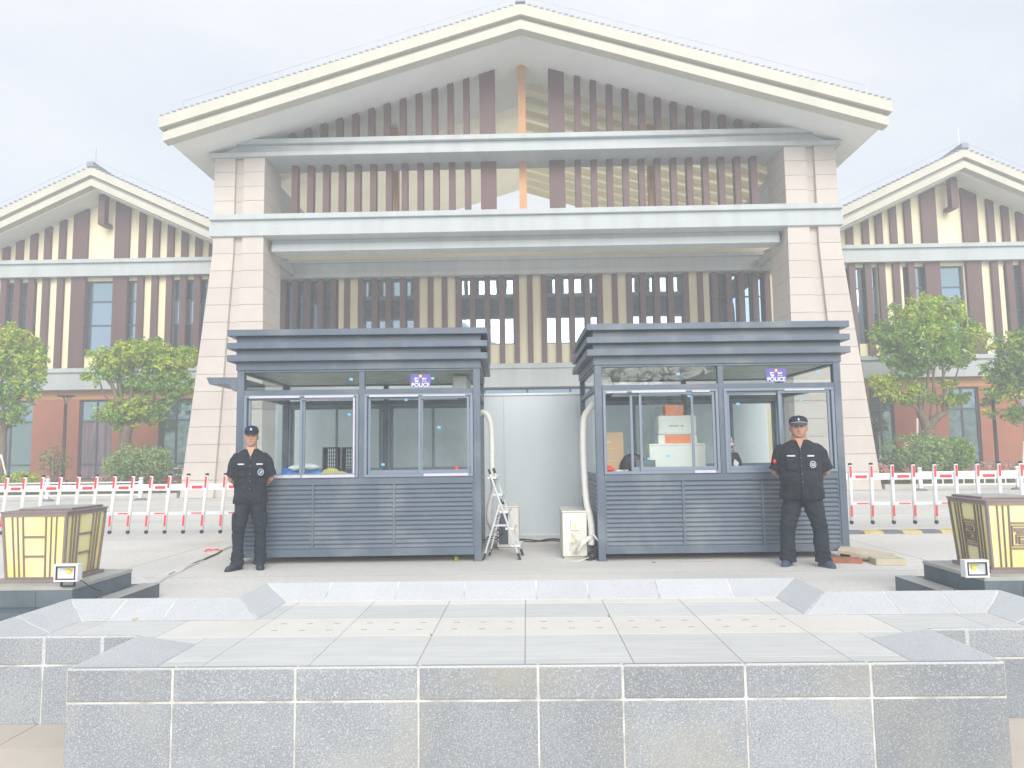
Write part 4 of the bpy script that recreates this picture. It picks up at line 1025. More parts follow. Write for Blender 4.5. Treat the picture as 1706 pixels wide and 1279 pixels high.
# ================================================================== SMALL THINGS ON THE PLAZA
br_ = tag(MB().box(-.165, .165, -.09, .09, 0, .055).box(-.163, -.06, -.095, .0945, .0005, .052).build('brick', 'brick', None, loc=(3.76, 8.92, 0.0), bevel=.006), 'red brick lying beside the right foot of the stout guard', 'brick')
br_.rotation_euler = (0, 0, rad(-12))
s1 = MB().box(-.30, .30, -.15, .15, 0, .05).build('stone_slab', 'slab', None, bevel=.008); s1.location = (4.06, 9.05, .062); s1.rotation_euler = (rad(3), rad(6), rad(-30))
tag(s1, 'long pale stone slab propped on the brick by the right booth', 'slab', group='pale slabs on the ground by the right booth')
s2 = MB().box(-.17, .17, -.13, .13, 0, .07).build('stone_slab', 'slab', None, bevel=.008); s2.location = (4.18, 8.78, 0); s2.rotation_euler = (0, 0, rad(-6))
tag(s2, 'short thick pale slab flat on the ground, rightmost of the slabs', 'slab', group='pale slabs on the ground by the right booth')
p = at(1088, 936, 9.1)
lf = MB().add([(-.03, 0, .002), (0, -.016, .012), (.035, 0, .004), (0, .018, .014), (0, 0, .002)], [(0, 1, 4), (1, 2, 4), (2, 3, 4), (3, 0, 4), (0, 1, 2, 3)]).build('dry_leaf', 'leaf_dry', None, loc=(p.x, 9.05, .0)); tag(lf, 'curled brown dry leaf on the ground before the right booth', 'leaf')
rs = M['rust'] = mat('rust', (0.62, 0.40, 0.24), 0.9, nscale=8, namt=0.2, col2=(0.54, 0.53, 0.50))
ms = MB(); ms.loft([(2.05, 9.10, .0005, .28, .035), (2.05, 9.10, .002, .28, .035)], 24)
tag(ms.build('rust_stain', 'rust', None), kind='structure')
p = at(348, 917, 10.4)
rr = MB()
q = [(-.10, 0, .01), (-.06, 0, .035), (0, .01, .02), (.07, .02, .03), (.13, 0, .01)]
rr.tube(q, .014, 6); rr.ball((.05, 0, .02), (.06, .05, .018), 8, 6)
tag(rr.build('red_rag', 'bag_red', None, loc=(p.x, 10.5, 0)), 'twisted red scrap lying on the plaza left of the left guard', 'scrap')
sp = MB(); n_ = 14; A_ = Vector((-4.03, 7.72, 0)); B_ = Vector((-4.55, 11.2, 0))
vs = []
for i in range(n_+1):
    u = i/n_; c = A_.lerp(B_, u); wv = .012*math.sin(i*2.1)
    for k, (dx, dz) in enumerate(((-.07, .004), (.0, .03+.012*math.sin(i*1.7)), (.085, .006+.02*abs(math.sin(i*.9))), (.09, .0))):
        vs.append((c.x+dx+wv, c.y, dz))
fs = [(i*4+k, i*4+k+1, (i+1)*4+k+1, (i+1)*4+k) for i in range(n_) for k in range(3)]
sp.add(vs, fs); sp.add([(-4.18, 7.60, .004), (-3.99, 7.52, .006), (-3.97, 7.78, .03), (-4.14, 7.86, .09)], [(0, 1, 2, 3)])
so2 = sp.build('plastic_strip', 'sheet', None); so2.modifiers.new('s', 'SOLIDIFY').thickness = .004
tag(so2, 'long pale plastic strip stretched on the plaza left of the left guard', 'strip')
tag(MB().tube([(-4.46, 10.9, .01), (-4.30, 10.2, .012), (-4.24, 9.6, .01), (-4.19, 9.0, .012), (-4.05, 8.2, .01), (-3.95, 7.8, .01)], .011, 6).build('ground_cable', 'black', None), 'thin dark cable along the pale plastic strip', 'cable')
# weed tufts
def tuft(px_, py_, Y, z, h, label):
    a = at(px_, py_, Y); m_ = MB()
    for k in range(16):
        t = random.uniform(0, 6.28); r = random.uniform(.3, 1)*h*.7; b_ = Vector((math.cos(t)*r*.2, math.sin(t)*r*.2, 0)); e = Vector((math.cos(t)*r, math.sin(t)*r*.6, h*random.uniform(.5, 1)))
        s = Vector((-math.sin(t), math.cos(t), 0))*.004; m_.add([b_-s, b_+s, e], [(0, 1, 2)])
    tag(m_.build('weed_tuft', 'leaf_young', None, loc=(a.x, Y, z)), label, 'weed')
tuft(760, 932, 9.28, 0, .10, 'grass tuft under the right end of the left booth')
tuft(719, 1057, 4.98, ZT, .018, 'tiny green weed in the paving joint left of centre')
tuft(1014, 1028, 5.49, ZT, .02, 'tiny green weed in the paving joint right of centre')
a = at(232, 1275, 3.84); tuft(232, 1275, 3.82, ZG, .035, 'green weed at the foot of the granite wall')
p = at(235, 1030, 5.6)
tag(MB().ball((0, 0, .010), (.022, .016, .012), 8, 6).build('pebble', 'slab', None, loc=(-2.93, 5.52, ZT)), 'small pebble on the left wing of the platform', 'stone')
p = at(1476, 1273, 3.8)
tag(MB().box(-.03, .03, -.008, .008, 0, .012).build('brick_chip', 'brick', None, loc=(p.x, 3.80, ZG)), 'small orange brick chip at the foot of the granite wall', 'chip')
# yellow housing behind left guard
yb_ = thing('barrier_housing', 'yellow barrier gate housing mostly hidden behind the left guard', 'barrier gate', (-4.62, 11.9, 0))
MB().box(-.02, .36, -.15, .15, .03, .92).build('cabinet', 'yellow', yb_, bevel=.01); MB().box(-.04, .38, -.17, .17, 0, .028).build('base_plate', 'rubber', yb_)
MB().box(.0, .34, -.13, .13, .925, .96).build('cabinet_lid', 'white', yb_)
MB().box(-.055, -.021, -.06, .06, .78, .90).build('arm_clamp', 'white', yb_)
# speed bump
sbm = thing('speed_bump', 'grey and yellow rubber speed bump on the road right of the right booth', 'speed bump', (5.0, 11.95, 0))
for k in range(12):
    m_ = MB(); x0 = k*0.30
    m_.prism([(-.16, 0), (-.10, .04), (.10, .04), (.16, 0)], x0+.002, x0+.298, 'x')
    m_.build('rubber_section', 'rubber' if k % 2 == 0 else 'yellow_pale', sbm)

# ================================================================== LANTERNS ON STONE PLINTHS
def lantern(s, style, lab_l, lab_p, lab_f, xc):
    YL = 6.25; S2 = .55
    x3 = 3.93 if s < 0 else 3.83; cx = s*(x3+S2/2); cy = YL+S2/2; zb = .305
    pl = thing('stone_plinth', lab_p, 'plinth', (cx, cy, 0), 0, 'dark stone plinths')
    m_ = MB()
    e1 = .42
    m_.box(-S2/2-.36, S2/2+.36, -S2/2-.40, S2/2+.36, 0, .13)
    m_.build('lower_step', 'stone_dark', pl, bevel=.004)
    m_ = MB(); q = S2/2+.18
    for x0, x1 in ((-q, -q/3), (-q/3, q/3), (q/3, q)): m_.box(x0+.001, x1-.001, -q, q, .1305, .268)
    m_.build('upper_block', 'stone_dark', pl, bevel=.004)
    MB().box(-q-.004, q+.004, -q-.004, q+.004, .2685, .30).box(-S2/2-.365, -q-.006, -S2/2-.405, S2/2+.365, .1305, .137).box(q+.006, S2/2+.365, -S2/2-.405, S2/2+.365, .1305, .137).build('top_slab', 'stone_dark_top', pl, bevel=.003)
    o = thing('lantern_box', lab_l, 'lantern', (cx, cy, zb-.004), rad(-1.0), 'yellow glass lanterns with brown frames')
    t0, t1 = S2/2-.025, S2/2+.012; Hh = .585
    # body: inverted taper
    def quad_face(u0, u1, v0, v1, face, out):
        """rectangle on a tapering side face; u along the face in -1..1, v height 0..Hh, out = proud of glass"""
        P = []
        for u, v in ((u0, v0), (u1, v0), (u1, v1), (u0, v1)):
            r = t0+(t1-t0)*v/Hh
            for oo in (out-.012, out):
                x, y = u*r, -(r+oo)
                P.append((x, y, v, oo))
        A = [p for p in P if p[3] == out]; B = [p for p in P if p[3] != out]
        pts = [(p[0], p[1], p[2]) for p in A] + [(p[0], p[1], p[2]) for p in B]
        R = Matrix.Rotation(face*math.pi/2, 4, 'Z')
        return [tuple(R @ Vector(p)) for p in pts]
    def bars(rects, out):
        m_ = MB()
        for f in range(4):
            for r in rects: m_.hexa(quad_face(*r, f, out))
        return m_
    g = MB().hexa([(-t0+.01, -t0+.01, .03), (t0-.01, -t0+.01, .03), (t0-.01, t0-.01, .03), (-t0+.01, t0-.01, .03), (-t1+.01, -t1+.01, Hh), (t1-.01, -t1+.01, Hh), (t1-.01, t1-.01, Hh), (-t1+.01, t1-.01, Hh)])
    g.build('glass_panel', 'lantern_glass', o)
    fr = bars([(-1, -.94, .03, Hh), (.94, 1, .03, Hh), (-.94, .94, Hh-.028, Hh), (-.94, .94, .03, .042)], .006)
    fr.box(-t0-.035, t0+.035, -t0-.035, t0+.035, 0, .029)
    fr.build('frame', 'lantern_frame', o)
    tp_ = MB().box(-t1-.012, t1+.012, -t1-.012, t1+.012, Hh+.0005, Hh+.012).box(-t1+.05, t1-.05, -t1+.14, t1+.03, Hh+.0125, Hh+.028)
    tp_.build('lid', 'lantern_frame', o, bevel=.003)
    MB().box(-t1+.06, t1-.06, -t1+.15, t1+.02, Hh+.0285, Hh+.032).build('lid_top', 'trim_grey' if False else 'stone_dark_top', o)
    vb = [(-.70, -.672), (-.54, -.512), (-.375, -.34), (.34, .375), (.512, .54), (.672, .70)]
    R_ = [(a, b, .045, Hh-.035) for a, b in vb]
    if style == 'plain': R_ += [(-.34, .34, .045+.165, .045+.180), (-.34, .34, .045+.330, .045+.345)]
    else:
        R_ += [(-.34, .34, .19, .203), (-.34, .34, .40, .413)]
    b_ = bars(R_, .003); b_.build('lattice', 'lantern_frame', o)
    if style != 'plain':
        # square key ornament: nested frame with two hooked strokes
        z0, z1 = .215, .388; zm = (z0+z1)/2; hh = (z1-z0)/2
        K = []
        def kr(u0, u1, w0, w1): K.append((min(u0, u1)*.30, max(u0, u1)*.30, zm+min(w0, w1)*hh, zm+max(w0, w1)*hh))
        th = .07
        kr(-1, 1, .9, .97); kr(-1, 1, -.97, -.9); kr(-1, -.93, -.9, .9); kr(.93, 1, -.9, .9)
        kr(-.78, .45, .60, .72); kr(.33, .45, .25, .60); kr(-.5, .45, .22, .34)
        kr(-.78, .2, .42, .50)
        kr(-.5, .8, .02, .12); kr(.68, .8, -.45, .12); kr(-.2, .8, -.55, -.43)
        kr(-.62, -.50, -.75, .12); kr(-.5, .3, -.12, -.22); kr(-.32, -.2, -.75, -.12); kr(-.32, .8, -.76, -.66)
        bars(K, .004).build('key_ornament', 'lantern_frame', o)
    # floodlight in front
    return o
lantern(-1, 'plain', 'yellow glass lantern with plain brown lattice at the left edge', 'dark stone plinth under the left lantern', '', 0)
lantern(1, 'key', 'yellow glass lantern with square key ornament at the right edge', 'dark stone plinth under the right lantern', '', 0)
def flood(px0, px1, py0, py1, label, s):
    Y = 6.03; a = at(px0, py1, Y); b = at(px1, py0, Y); cx = (a.x+b.x)/2; hw = (b.x-a.x)/2; h = b.z-a.z; z0 = max(a.z, .305)
    o = thing('floodlight', label, 'floodlight', (cx, Y, .301), 0, 'small white floodlights before the lanterns')
    zo = a.z-.301
    m_ = MB().box(-hw, hw, -.02, .05, zo, zo+.018).box(-hw, hw, -.02, .05, zo+h-.018, zo+h).box(-hw, -hw+.018, -.02, .05, zo+.018, zo+h-.018).box(hw-.018, hw, -.02, .05, zo+.018, zo+h-.018).box(-hw+.018, hw-.018, .04, .05, zo+.018, zo+h-.018)
    m_.build('housing', 'white', o, bevel=.004)
    MB().box(-hw+.018, hw-.018, -.022, -.012, zo+.018, zo+.026).box(-hw+.018, hw-.018, -.022, -.012, zo+h-.026, zo+h-.018).box(-hw+.018, -hw+.026, -.022, -.012, zo+.026, zo+h-.026).box(hw-.026, hw-.018, -.022, -.012, zo+.026, zo+h-.026).build('gasket', 'black', o)
    x0, x1, za, zb, zc = -hw+.026, hw-.026, zo+.026, zo+h-.026, zo+h*.55
    rfm = MB().add([(x0, -.01, za), (x1, -.01, za), (x1, -.01, zb), (x0, -.01, zb), (-.02, .03, zc-.015), (.02, .03, zc-.015), (.02, .03, zc+.015), (-.02, .03, zc+.015)], [(0, 1, 5, 4), (1, 2, 6, 5), (2, 3, 7, 6), (3, 0, 4, 7), (4, 5, 6, 7)])
    rfm.build('reflector', 'lens', o)
    MB().box(-.018, .018, .02, .028, zc-.013, zc+.013).build('led_chip', 'led', o)
    MB().box(-hw*.5, hw*.5, .01, .04, 0, .008).box(-hw*.5-.008, -hw*.5, .01, .03, 0, zo+.03).box(hw*.5, hw*.5+.008, .01, .03, 0, zo+.03).build('bracket', 'black', o)
    return o
flood(91, 132, 939, 969, 'white floodlight in front of the left lantern', -1)
flood(1607, 1645, 932, 962, 'white floodlight in front of the right lantern', 1)
tag(MB().tube([tuple(at(118, 968, 6.06)), tuple(at(136, 967, 6.05)), tuple(at(150, 977, 6.05)), tuple(at(168, 985, 5.95)), (at(171, 988, 5.92).x, 5.9, .14), (at(171, 990, 5.9).x, 5.88, .10)], .005, 6).build('lamp_cable', 'black', None), 'thin black cable dropping from the left floodlight', 'cable')
tag(MB().tube([tuple(at(1608, 960, 6.06)), tuple(at(1600, 966, 6.02)), tuple(at(1593, 980, 5.93)), tuple(at(1587, 985, 5.9))], .005, 6).build('lamp_cable', 'black', None), 'thin black cable dropping from the right floodlight', 'cable')

# ================================================================== BOOM BARRIERS
def boom(label, P0, P1, n, off, lean, zt, zb, blocks, flip):
    """P0,P1: ends of the upper rail in plan; posts hang from it"""
    o = thing('boom_barrier', label, 'boom barrier', (P0[0], P0[1], 0), 0, 'white and red fence booms')
    A = Vector((*P0, 0)); B = Vector((*P1, 0)); d = (B-A).normalized(); ln = (B-A).length
    def fr(u, z): return (d*u) + Vector((0, 0, z))
    zu, zl = zt-.21, zb+.305
    MB().bar(fr(0, zu), fr(ln, zu), .03, .11).build('rail', 'white', o, bevel=.008)
    MB().bar(fr(0, zl), fr(ln, zl), .022, .042).build('rail', 'white', o)
    sq = Vector((d.y, -d.x, 0))
    for k in range(n):
        u = off+k*(ln-2*off)/(n-1)
        b_ = fr(u-lean, zb)+sq*.03; t_ = fr(u+lean, zt)+sq*.03
        p_ = MB().tube([b_.lerp(t_, .03), t_.lerp(b_, .015)], .029, 10).build('hanging_post', 'white', o, smooth=True)
        st_ = MB().tube([b_.lerp(t_, .77), b_.lerp(t_, .955)], .0225, 10).tube([b_.lerp(t_, .08), b_.lerp(t_, .28)], .0225, 10)
        # reflective strips only on the front half: a narrow band
        st_ = MB()
        for u0, u1 in ((.77, .965), (.10, .29)):
            st_.bar(b_.lerp(t_, u0)+sq*.027, b_.lerp(t_, u1)+sq*.027, .031, .008)
        st_.build('reflector_strip', 'red', p_)
        MB().ball(b_, (.034, .034, .036), 10, 6).ball(t_, (.035, .035, .022), 10, 6).build('end_cap', 'black', p_, smooth=True)
    gap = (ln-2*off)/(n-1)
    for k in range(n-1):
        if (k+blocks) % 2: continue
        for z, w_, h_ in ((zu, .006, .045), (zl, .006, .018)):
            c0 = fr(off+k*gap+gap*.28, z)+sq*.019; c1 = fr(off+k*gap+gap*.83, z)+sq*.019
            MB().bar(c0, c1, .008, h_).build('rail_reflector', 'red', o)
boom('white boom barrier with red reflectors left of the left guard', (-10.3, 12.55), (-4.66, 12.25), 18, .10, .035, 1.055, .11, 0, 1)
boom('white boom barrier with red reflectors right of the right booth', (4.85, 12.45), (9.2, 12.1), 13, .18, .012, 1.085, .13, 1, -1)

# municipal guard rail further back
def rail(label, px0, px1, Y, s, seg=3.02, bal=True):
    a = at(px0, 800, Y); n = 4
    o = thing('road_railing', label, 'railing', (a.x, Y, 0), 0, 'low white road railings before the flower bed')
    for k in range(n):
        x = s*k*seg
        MB().loft([(x, 0, .0, .20, .14), (x, 0, .04, .19, .13), (x, 0, .07, .10, .08)], 12, 3).build('post_base', 'rubber', o)
        MB().box(x-.055, x+.055, -.05, .05, .07, .64).ball((x, 0, .69), (.075, .075, .05), 10, 6).build('post', 'white', o, bevel=.01)
        if k < n-1:
            m_ = MB(); xa, xb = sorted((x+s*.055, x+s*(seg-.055)))
            m_.box(xa, xb, -.02, .02, .56, .60).box(xa, xb, -.02, .02, .16, .20)
            q = 9
            for j in range(1, q if bal else 1): xx = xa+(xb-xa)*j/q; m_.box(xx-.015, xx+.015, -.012, .012, .2005, .5595)
            m_.build('rail_panel', 'white', o)
rail('low white road railing left, behind the left boom', 235, 85, 23.4, -1, 3.02, False)
rail('low white road railing right, behind the right boom', 1533, 1695, 23.4, 1)

# ================================================================== LAMP POSTS
def lamp(px_, Y, ytop, label):
    b = at(px_, 800, Y); t = at(px_-1, ytop, Y); h = t.z
    o = thing('street_lamp', label, 'street lamp', (b.x, Y, .1), 0, 'brown garden lamp posts')
    h -= .1
    MB().tube([(0, 0, 0), (0, 0, .25), (0, 0, .26), (0, 0, h-.32)], [.085, .08, .065, .055], 12).build('pole', 'fin' if False else 'lantern_frame_dark', o, smooth=True)
    m_ = MB()
    for k in range(3):
        a = k*2*math.pi/3+.5; m_.bar((0, 0, h-.33), (.17*math.cos(a), .17*math.sin(a), h-.07), .02, .02)
    m_.build('arm', 'lantern_frame_dark', o)
    MB().loft([(0, 0, h-.07, .19, .19), (0, 0, h-.055, .29, .29), (0, 0, h-.02, .29, .29), (0, 0, h, .12, .12)], 20).build('lamp_head', 'lantern_frame_dark', o, smooth=False)
    MB().loft([(0, 0, h-.20, .05, .05), (0, 0, h-.08, .09, .09)], 12).build('lamp_glass', 'trim_grey', o)
M['lantern_frame_dark'] = mat('lamp_brown', (0.05, 0.03, 0.03), 0.5)
lamp(104, 26.2, 658, 'brown garden lamp post in front of the left wing')
lamp(1664, 26.2, 646, 'brown garden lamp post in front of the right wing, beside the tree')

# steel handrails by the piers
def handrail(px0, px1, py, Y, label):
    a = at(px0, py, Y); b = at(px1, py, Y); o = thing('handrail', label, 'handrail', (a.x, Y, 0), 0, 'stainless handrails beside the piers')
    m_ = MB(); L_ = b.x-a.x
    for z in (.95, .72, .48): m_.tube([(0, 0, z), (L_, 0, z)], .028, 8)
    for k in range(3): m_.tube([(L_*k/2, 0, 0), (L_*k/2, 0, .95)], .03, 8)
    m_.build('rail_tube', 'steel', o, smooth=True)
handrail(1459, 1512, 775, 26.5, 'stainless handrail at the foot of the right wing near the pier')
handrail(262, 304, 782, 26.5, 'stainless handrail at the foot of the left wing near the pier')

# ================================================================== PLANTING
bed = MB()
for s in (-1, 1):
    lo, hi = sorted((s*11.9, s*40)); bed.box(lo, hi, 24.6, 30.9, 0.0, 0.14)
struct('planting_bed', bed, 'soil')
kb = MB()
for s in (-1, 1):
    lo, hi = sorted((s*11.7, s*40)); kb.box(lo, hi, 24.42, 24.598, 0, .16)
struct('kerb', kb, 'kerb')

def leaves(mb, c, r, n, size, flat=0.35, shell=0.55, lump=0.36, seed=0):
    rng = random.Random(seed)
    for _ in range(n):
        while True:
            u = Vector((rng.uniform(-1, 1), rng.uniform(-1, 1), rng.uniform(-1, 1)))
            l = u.length
            if 0.05 < l < 1: break
        l2 = shell+(1-shell)*rng.random()**0.7 if rng.random() < .8 else l
        d = u/l
        k = 1 + lump*noise.noise(d*2.3+Vector((c[0]*3+seed, c[1], c[2]*3)))*1.6 + 0.12*noise.noise(d*6+Vector((seed, 2, 1)))
        p = Vector((c[0]+d.x*r[0]*l2*k, c[1]+d.y*r[1]*l2*k, c[2]+d.z*r[2]*l2*k))
        # open holes between the leaf clusters
        if noise.noise(p*(1.5/size**.3)+Vector((seed, 0, 0))) < -0.04: continue
        s = size*rng.uniform(.6, 1.25)
        nrm = (d*0.6 + Vector((rng.uniform(-1, 1), rng.uniform(-1, 1), rng.uniform(-.2, 1.2)))).normalized()
        a = nrm.orthogonal().normalized(); a = Matrix.Rotation(rng.uniform(0, 6.28), 3, nrm) @ a; b = nrm.cross(a)
        a *= s; b *= s*.42
        i = len(mb.v); mb.v += [tuple(p-a), tuple(p-b+nrm*s*.1), tuple(p+a), tuple(p+b+nrm*s*.1)]; mb.f.append((i, i+1, i+2, i+3))
    return mb
def fmesh(mb, name, m, parent=None, loc=(0, 0, 0)):
    me = bpy.data.meshes.new(name); me.from_pydata(mb.v, [], mb.f); me.materials.append(M[m]); o = bpy.data.objects.new(name, me)
    COL.objects.link(o); o.parent = parent; o.location = loc; return o
def tree(label, base_px, Y, clumps, stems, trunk_r, dens=1.0, lm='leaf', young='leaf_young', seed=1, leafsize=.085, group='camphor trees along the hall', name='camphor_tree'):
    b = at(base_px, 800, Y); b.z = .12
    o = thing(name, label, 'tree', tuple(b), 0, group)
    tk = MB()
    for pts, r0, r1 in stems:
        P = [at(x, y, Y+dy)-b for x, y, dy in pts]
        Q = []
        for i in range(len(P)-1):
            for k in range(3): Q.append(P[i].lerp(P[i+1], k/3)+Vector((random.uniform(-1, 1), random.uniform(-1, 1), 0))*.012*(0 if i+k == 0 else 1))
        Q.append(P[-1]); rs = [r0+(r1-r0)*i/(len(Q)-1) for i in range(len(Q))]
        tk.tube(Q, rs, 9)
    tk.build('trunk', 'bark', o, smooth=True)
    cr_ = MB(); yg = MB()
    for j, (x, y, dy, rx, ry, n, yo) in enumerate(clumps):
        c = at(x, y, Y+dy)-b; sx = rx/FPX*Y; sz = ry/FPX*Y
        leaves(yg if yo else cr_, (c.x, c.y, c.z), (sx, max(sx*.75, sz*.8), sz), int(n*dens*1.6), leafsize, seed=seed*17+j)
        rg_ = random.Random(seed*71+j)
        for q in range(5):      # ragged sprigs standing out of the outline
            a = rg_.uniform(-.4, 3.5); e = rg_.uniform(.95, 1.22)
            leaves(yg if rg_.random() < .6 else cr_, (c.x+math.cos(a)*sx*e, c.y+rg_.uniform(-.3, .3)*sx, c.z+math.sin(a)*sz*e), (sx*.16+.08, .16, sz*.20+.06), 26+n//40, leafsize, shell=.2, seed=seed*191+j*7+q)
    fmesh(cr_, 'crown', lm, o)
    if yg.v: fmesh(yg, 'young_leaves', young, o)
    return o
# left tree
tree('flat-topped camphor tree with bright crown in front of the left wing, beside the pier', 205, 26.8,
  [(200, 600, 0, 42, 26, 1900, 1), (245, 590, .3, 46, 24, 2200, 1), (285, 602, 0, 38, 24, 1700, 1), (178, 615, -.2, 24, 26, 800, 0), (262, 630, .2, 44, 28, 1900, 0), (225, 640, .5, 34, 20, 900, 0), (300, 640, 0, 26, 22, 700, 0), (312, 596, 0, 16, 16, 260, 1), (222, 585, -.6, 30, 18, 900, 1),
   (215, 682, 0, 44, 20, 1500, 1), (250, 688, .3, 28, 18, 700, 0), (190, 692, -.3, 26, 15, 500, 0), (206, 705, 0, 22, 14, 450, 0), (150, 628, 0, 12, 7, 60, 1), (287, 662, .2, 16, 12, 220, 0)],
  [([(205, 800, 0), (206, 760, 0), (208, 730, 0), (214, 708, 0)], .26, .20), ([(212, 712, 0), (200, 690, -.2), (190, 650, -.3), (178, 620, -.3)], .13, .05), ([(212, 712, 0), (205, 680, 0), (198, 640, 0), (196, 605, 0)], .12, .04),
   ([(214, 710, 0), (218, 670, .2), (220, 630, .2), (224, 600, .2)], .11, .04), ([(216, 708, 0), (236, 670, .1), (244, 640, .1), (250, 600, .1)], .11, .04), ([(216, 708, 0), (245, 680, 0), (262, 645, 0), (275, 610, 0)], .10, .04), ([(200, 690, 0), (172, 655, 0), (165, 630, 0)], .05, .02)], .2, seed=1)
tree('camphor tree cut by the left edge of the view', 2, 25.5,
  [(-10, 590, 0, 60, 38, 2600, 1), (30, 600, .3, 40, 30, 1500, 0), (55, 612, 0, 26, 24, 600, 1), (-25, 640, 0, 50, 40, 1800, 0), (30, 650, .2, 34, 30, 1100, 0), (10, 690, 0, 36, 22, 900, 0), (60, 575, .2, 16, 12, 160, 1), (5, 560, 0, 34, 18, 800, 1), (68, 632, 0, 13, 9, 120, 0)],
  [([(2, 800, 0), (3, 760, 0), (5, 720, 0), (8, 700, 0)], .16, .12), ([(6, 715, 0), (-12, 660, 0), (-20, 600, 0)], .07, .03), ([(8, 705, 0), (20, 670, 0), (30, 620, 0)], .06, .025), ([(8, 705, 0), (5, 660, 0), (0, 590, 0)], .06, .025)], .15, seed=2)
tree('tall round camphor tree with a forked trunk in front of the right wing', 1546, 26.8,
  [(1545, 525, 0, 52, 30, 2500, 1), (1500, 555, 0, 42, 34, 1900, 0), (1580, 550, .3, 44, 32, 2000, 0), (1545, 565, -.6, 54, 34, 2400, 0), (1620, 560, 0, 22, 20, 500, 1), (1490, 590, 0, 30, 22, 900, 0), (1530, 600, .2, 44, 22, 1300, 0), (1590, 595, .1, 34, 20, 900, 0), (1515, 620, 0, 26, 12, 420, 0), (1570, 520, 0, 30, 22, 800, 1), (1475, 562, 0, 20, 16, 300, 0), (1555, 552, -1.2, 16, 12, 170, 1), (1605, 585, 0, 22, 12, 300, 1),
   (1478, 640, 0, 22, 12, 260, 1), (1500, 655, 0, 30, 16, 560, 1), (1515, 664, .1, 24, 12, 300, 0), (1460, 632, 0, 12, 7, 60, 1), (1585, 668, 0, 26, 11, 330, 1), (1600, 664, 0, 16, 8, 120, 1), (1580, 645, 0, 14, 10, 90, 1), (1535, 655, 0, 18, 14, 160, 0), (1645, 672, 0, 16, 6, 60, 0)],
  [([(1548, 800, 0), (1548, 750, 0), (1546, 715, 0)], .28, .22), ([(1546, 718, 0), (1540, 700, 0), (1532, 685, 0)], .19, .13), ([(1547, 718, 0), (1556, 700, 0), (1568, 690, 0), (1576, 688, 0)], .16, .10),
   ([(1534, 690, 0), (1532, 660, 0), (1524, 625, 0), (1518, 580, 0)], .07, .03), ([(1536, 690, 0), (1545, 650, 0), (1546, 610, 0), (1542, 560, 0)], .075, .03), ([(1550, 700, 0), (1555, 650, 0), (1556, 600, 0), (1556, 550, 0)], .05, .025), ([(1572, 690, 0), (1574, 650, 0), (1570, 610, 0), (1568, 560, 0)], .07, .03), ([(1574, 690, 0), (1586, 650, 0), (1598, 610, 0)], .05, .02), ([(1534, 688, 0), (1512, 668, 0), (1490, 655, 0)], .05, .02), ([(1562, 695, 0), (1560, 660, .2), (1553, 620, .2)], .035, .02)], .2, seed=3)
tree('darker camphor tree cut by the right edge of the view', 1700, 25.5,
  [(1700, 590, 0, 46, 34, 1700, 0), (1735, 600, 0, 60, 50, 2200, 0), (1665, 622, 0, 26, 20, 600, 0), (1690, 640, .2, 36, 24, 1000, 0), (1700, 570, 0, 30, 18, 600, 1), (1715, 690, 0, 30, 20, 600, 0), (1680, 660, 0, 26, 12, 260, 1), (1655, 655, 0, 14, 8, 90, 0), (1665, 690, 0, 20, 9, 110, 0)],
  [([(1722, 800, 0), (1720, 740, 0), (1716, 700, 0)], .16, .12), ([(1716, 705, 0), (1700, 680, 0), (1680, 640, 0)], .06, .02), ([(1716, 705, 0), (1712, 640, 0), (1702, 590, 0)], .07, .03), ([(1717, 702, 0), (1735, 650, 0), (1740, 590, 0)], .07, .03)], .15, seed=4, lm='leaf_dark')
def bush(label, cx, cy, rx, ry, Y, n, m, seed, group='clipped round shrubs', name='shrub', size=.07, tall=False):
    b = at(cx, 800, Y); b.z = .12; c = at(cx, cy, Y)-b; o = thing(name, label, 'shrub', tuple(b), 0, group)
    sx = rx/FPX*Y; sz = ry/FPX*Y; m_ = MB()
    leaves(m_, tuple(c), (sx, sx*.8, sz), n, size, shell=.72, lump=.16, seed=seed)
    for k in range(7):
        t = random.Random(seed*9+k); a = t.uniform(0, 6.28); q = (c.x+math.cos(a)*sx*.55, c.y-abs(math.sin(a))*sx*.4, c.z+t.uniform(-.3, .45)*sz)
        leaves(m_, q, (sx*.42, sx*.4, sz*.5), n//12, size, shell=.6, lump=.2, seed=seed*31+k)
    fmesh(m_, 'foliage', m, o)
    st_ = MB()
    for k in range(6):
        a = k*1.05; st_.tube([(math.cos(a)*.05, math.sin(a)*.05, -.02), (c.x*.6+math.cos(a)*sx*.3, math.sin(a)*sx*.3, c.z), (c.x+math.cos(a)*sx*.6, math.sin(a)*sx*.5, c.z+sz*.5)], [.03, .02, .008], 6)
    st_.build('stem', 'bark', o)
bush('large round green shrub in front of the left wing under the flat-topped tree', 232, 772, 57, 33, 25.6, 4200, 'leaf_bush', 5)
bush('large round green shrub in front of the right wing, left of its paler neighbour', 1527, 759, 54, 37, 25.5, 4200, 'leaf_bush', 6)
bush('paler round shrub behind and right of the large right shrub', 1588, 760, 34, 31, 26.0, 2400, 'leaf', 7)
bush('thin reddish open bush by the left lamp post', 90, 768, 26, 24, 25.4, 420, 'leaf_shrub', 8, 'open flowering shrubs')
bush('low bright green hedge clump at the left edge', 36, 797, 30, 11, 25.0, 1200, 'leaf_young', 9, 'low hedge clumps', size=.06)
bush('low olive shrub beside the foot of the right pier', 1500, 800, 26, 16, 25.0, 900, 'leaf_shrub', 10, 'open flowering shrubs', size=.06)
bush('low grey-green shrub at the right edge below the lamp post', 1700, 790, 18, 16, 25.1, 500, 'leaf_shrub', 11, 'open flowering shrubs', size=.06)
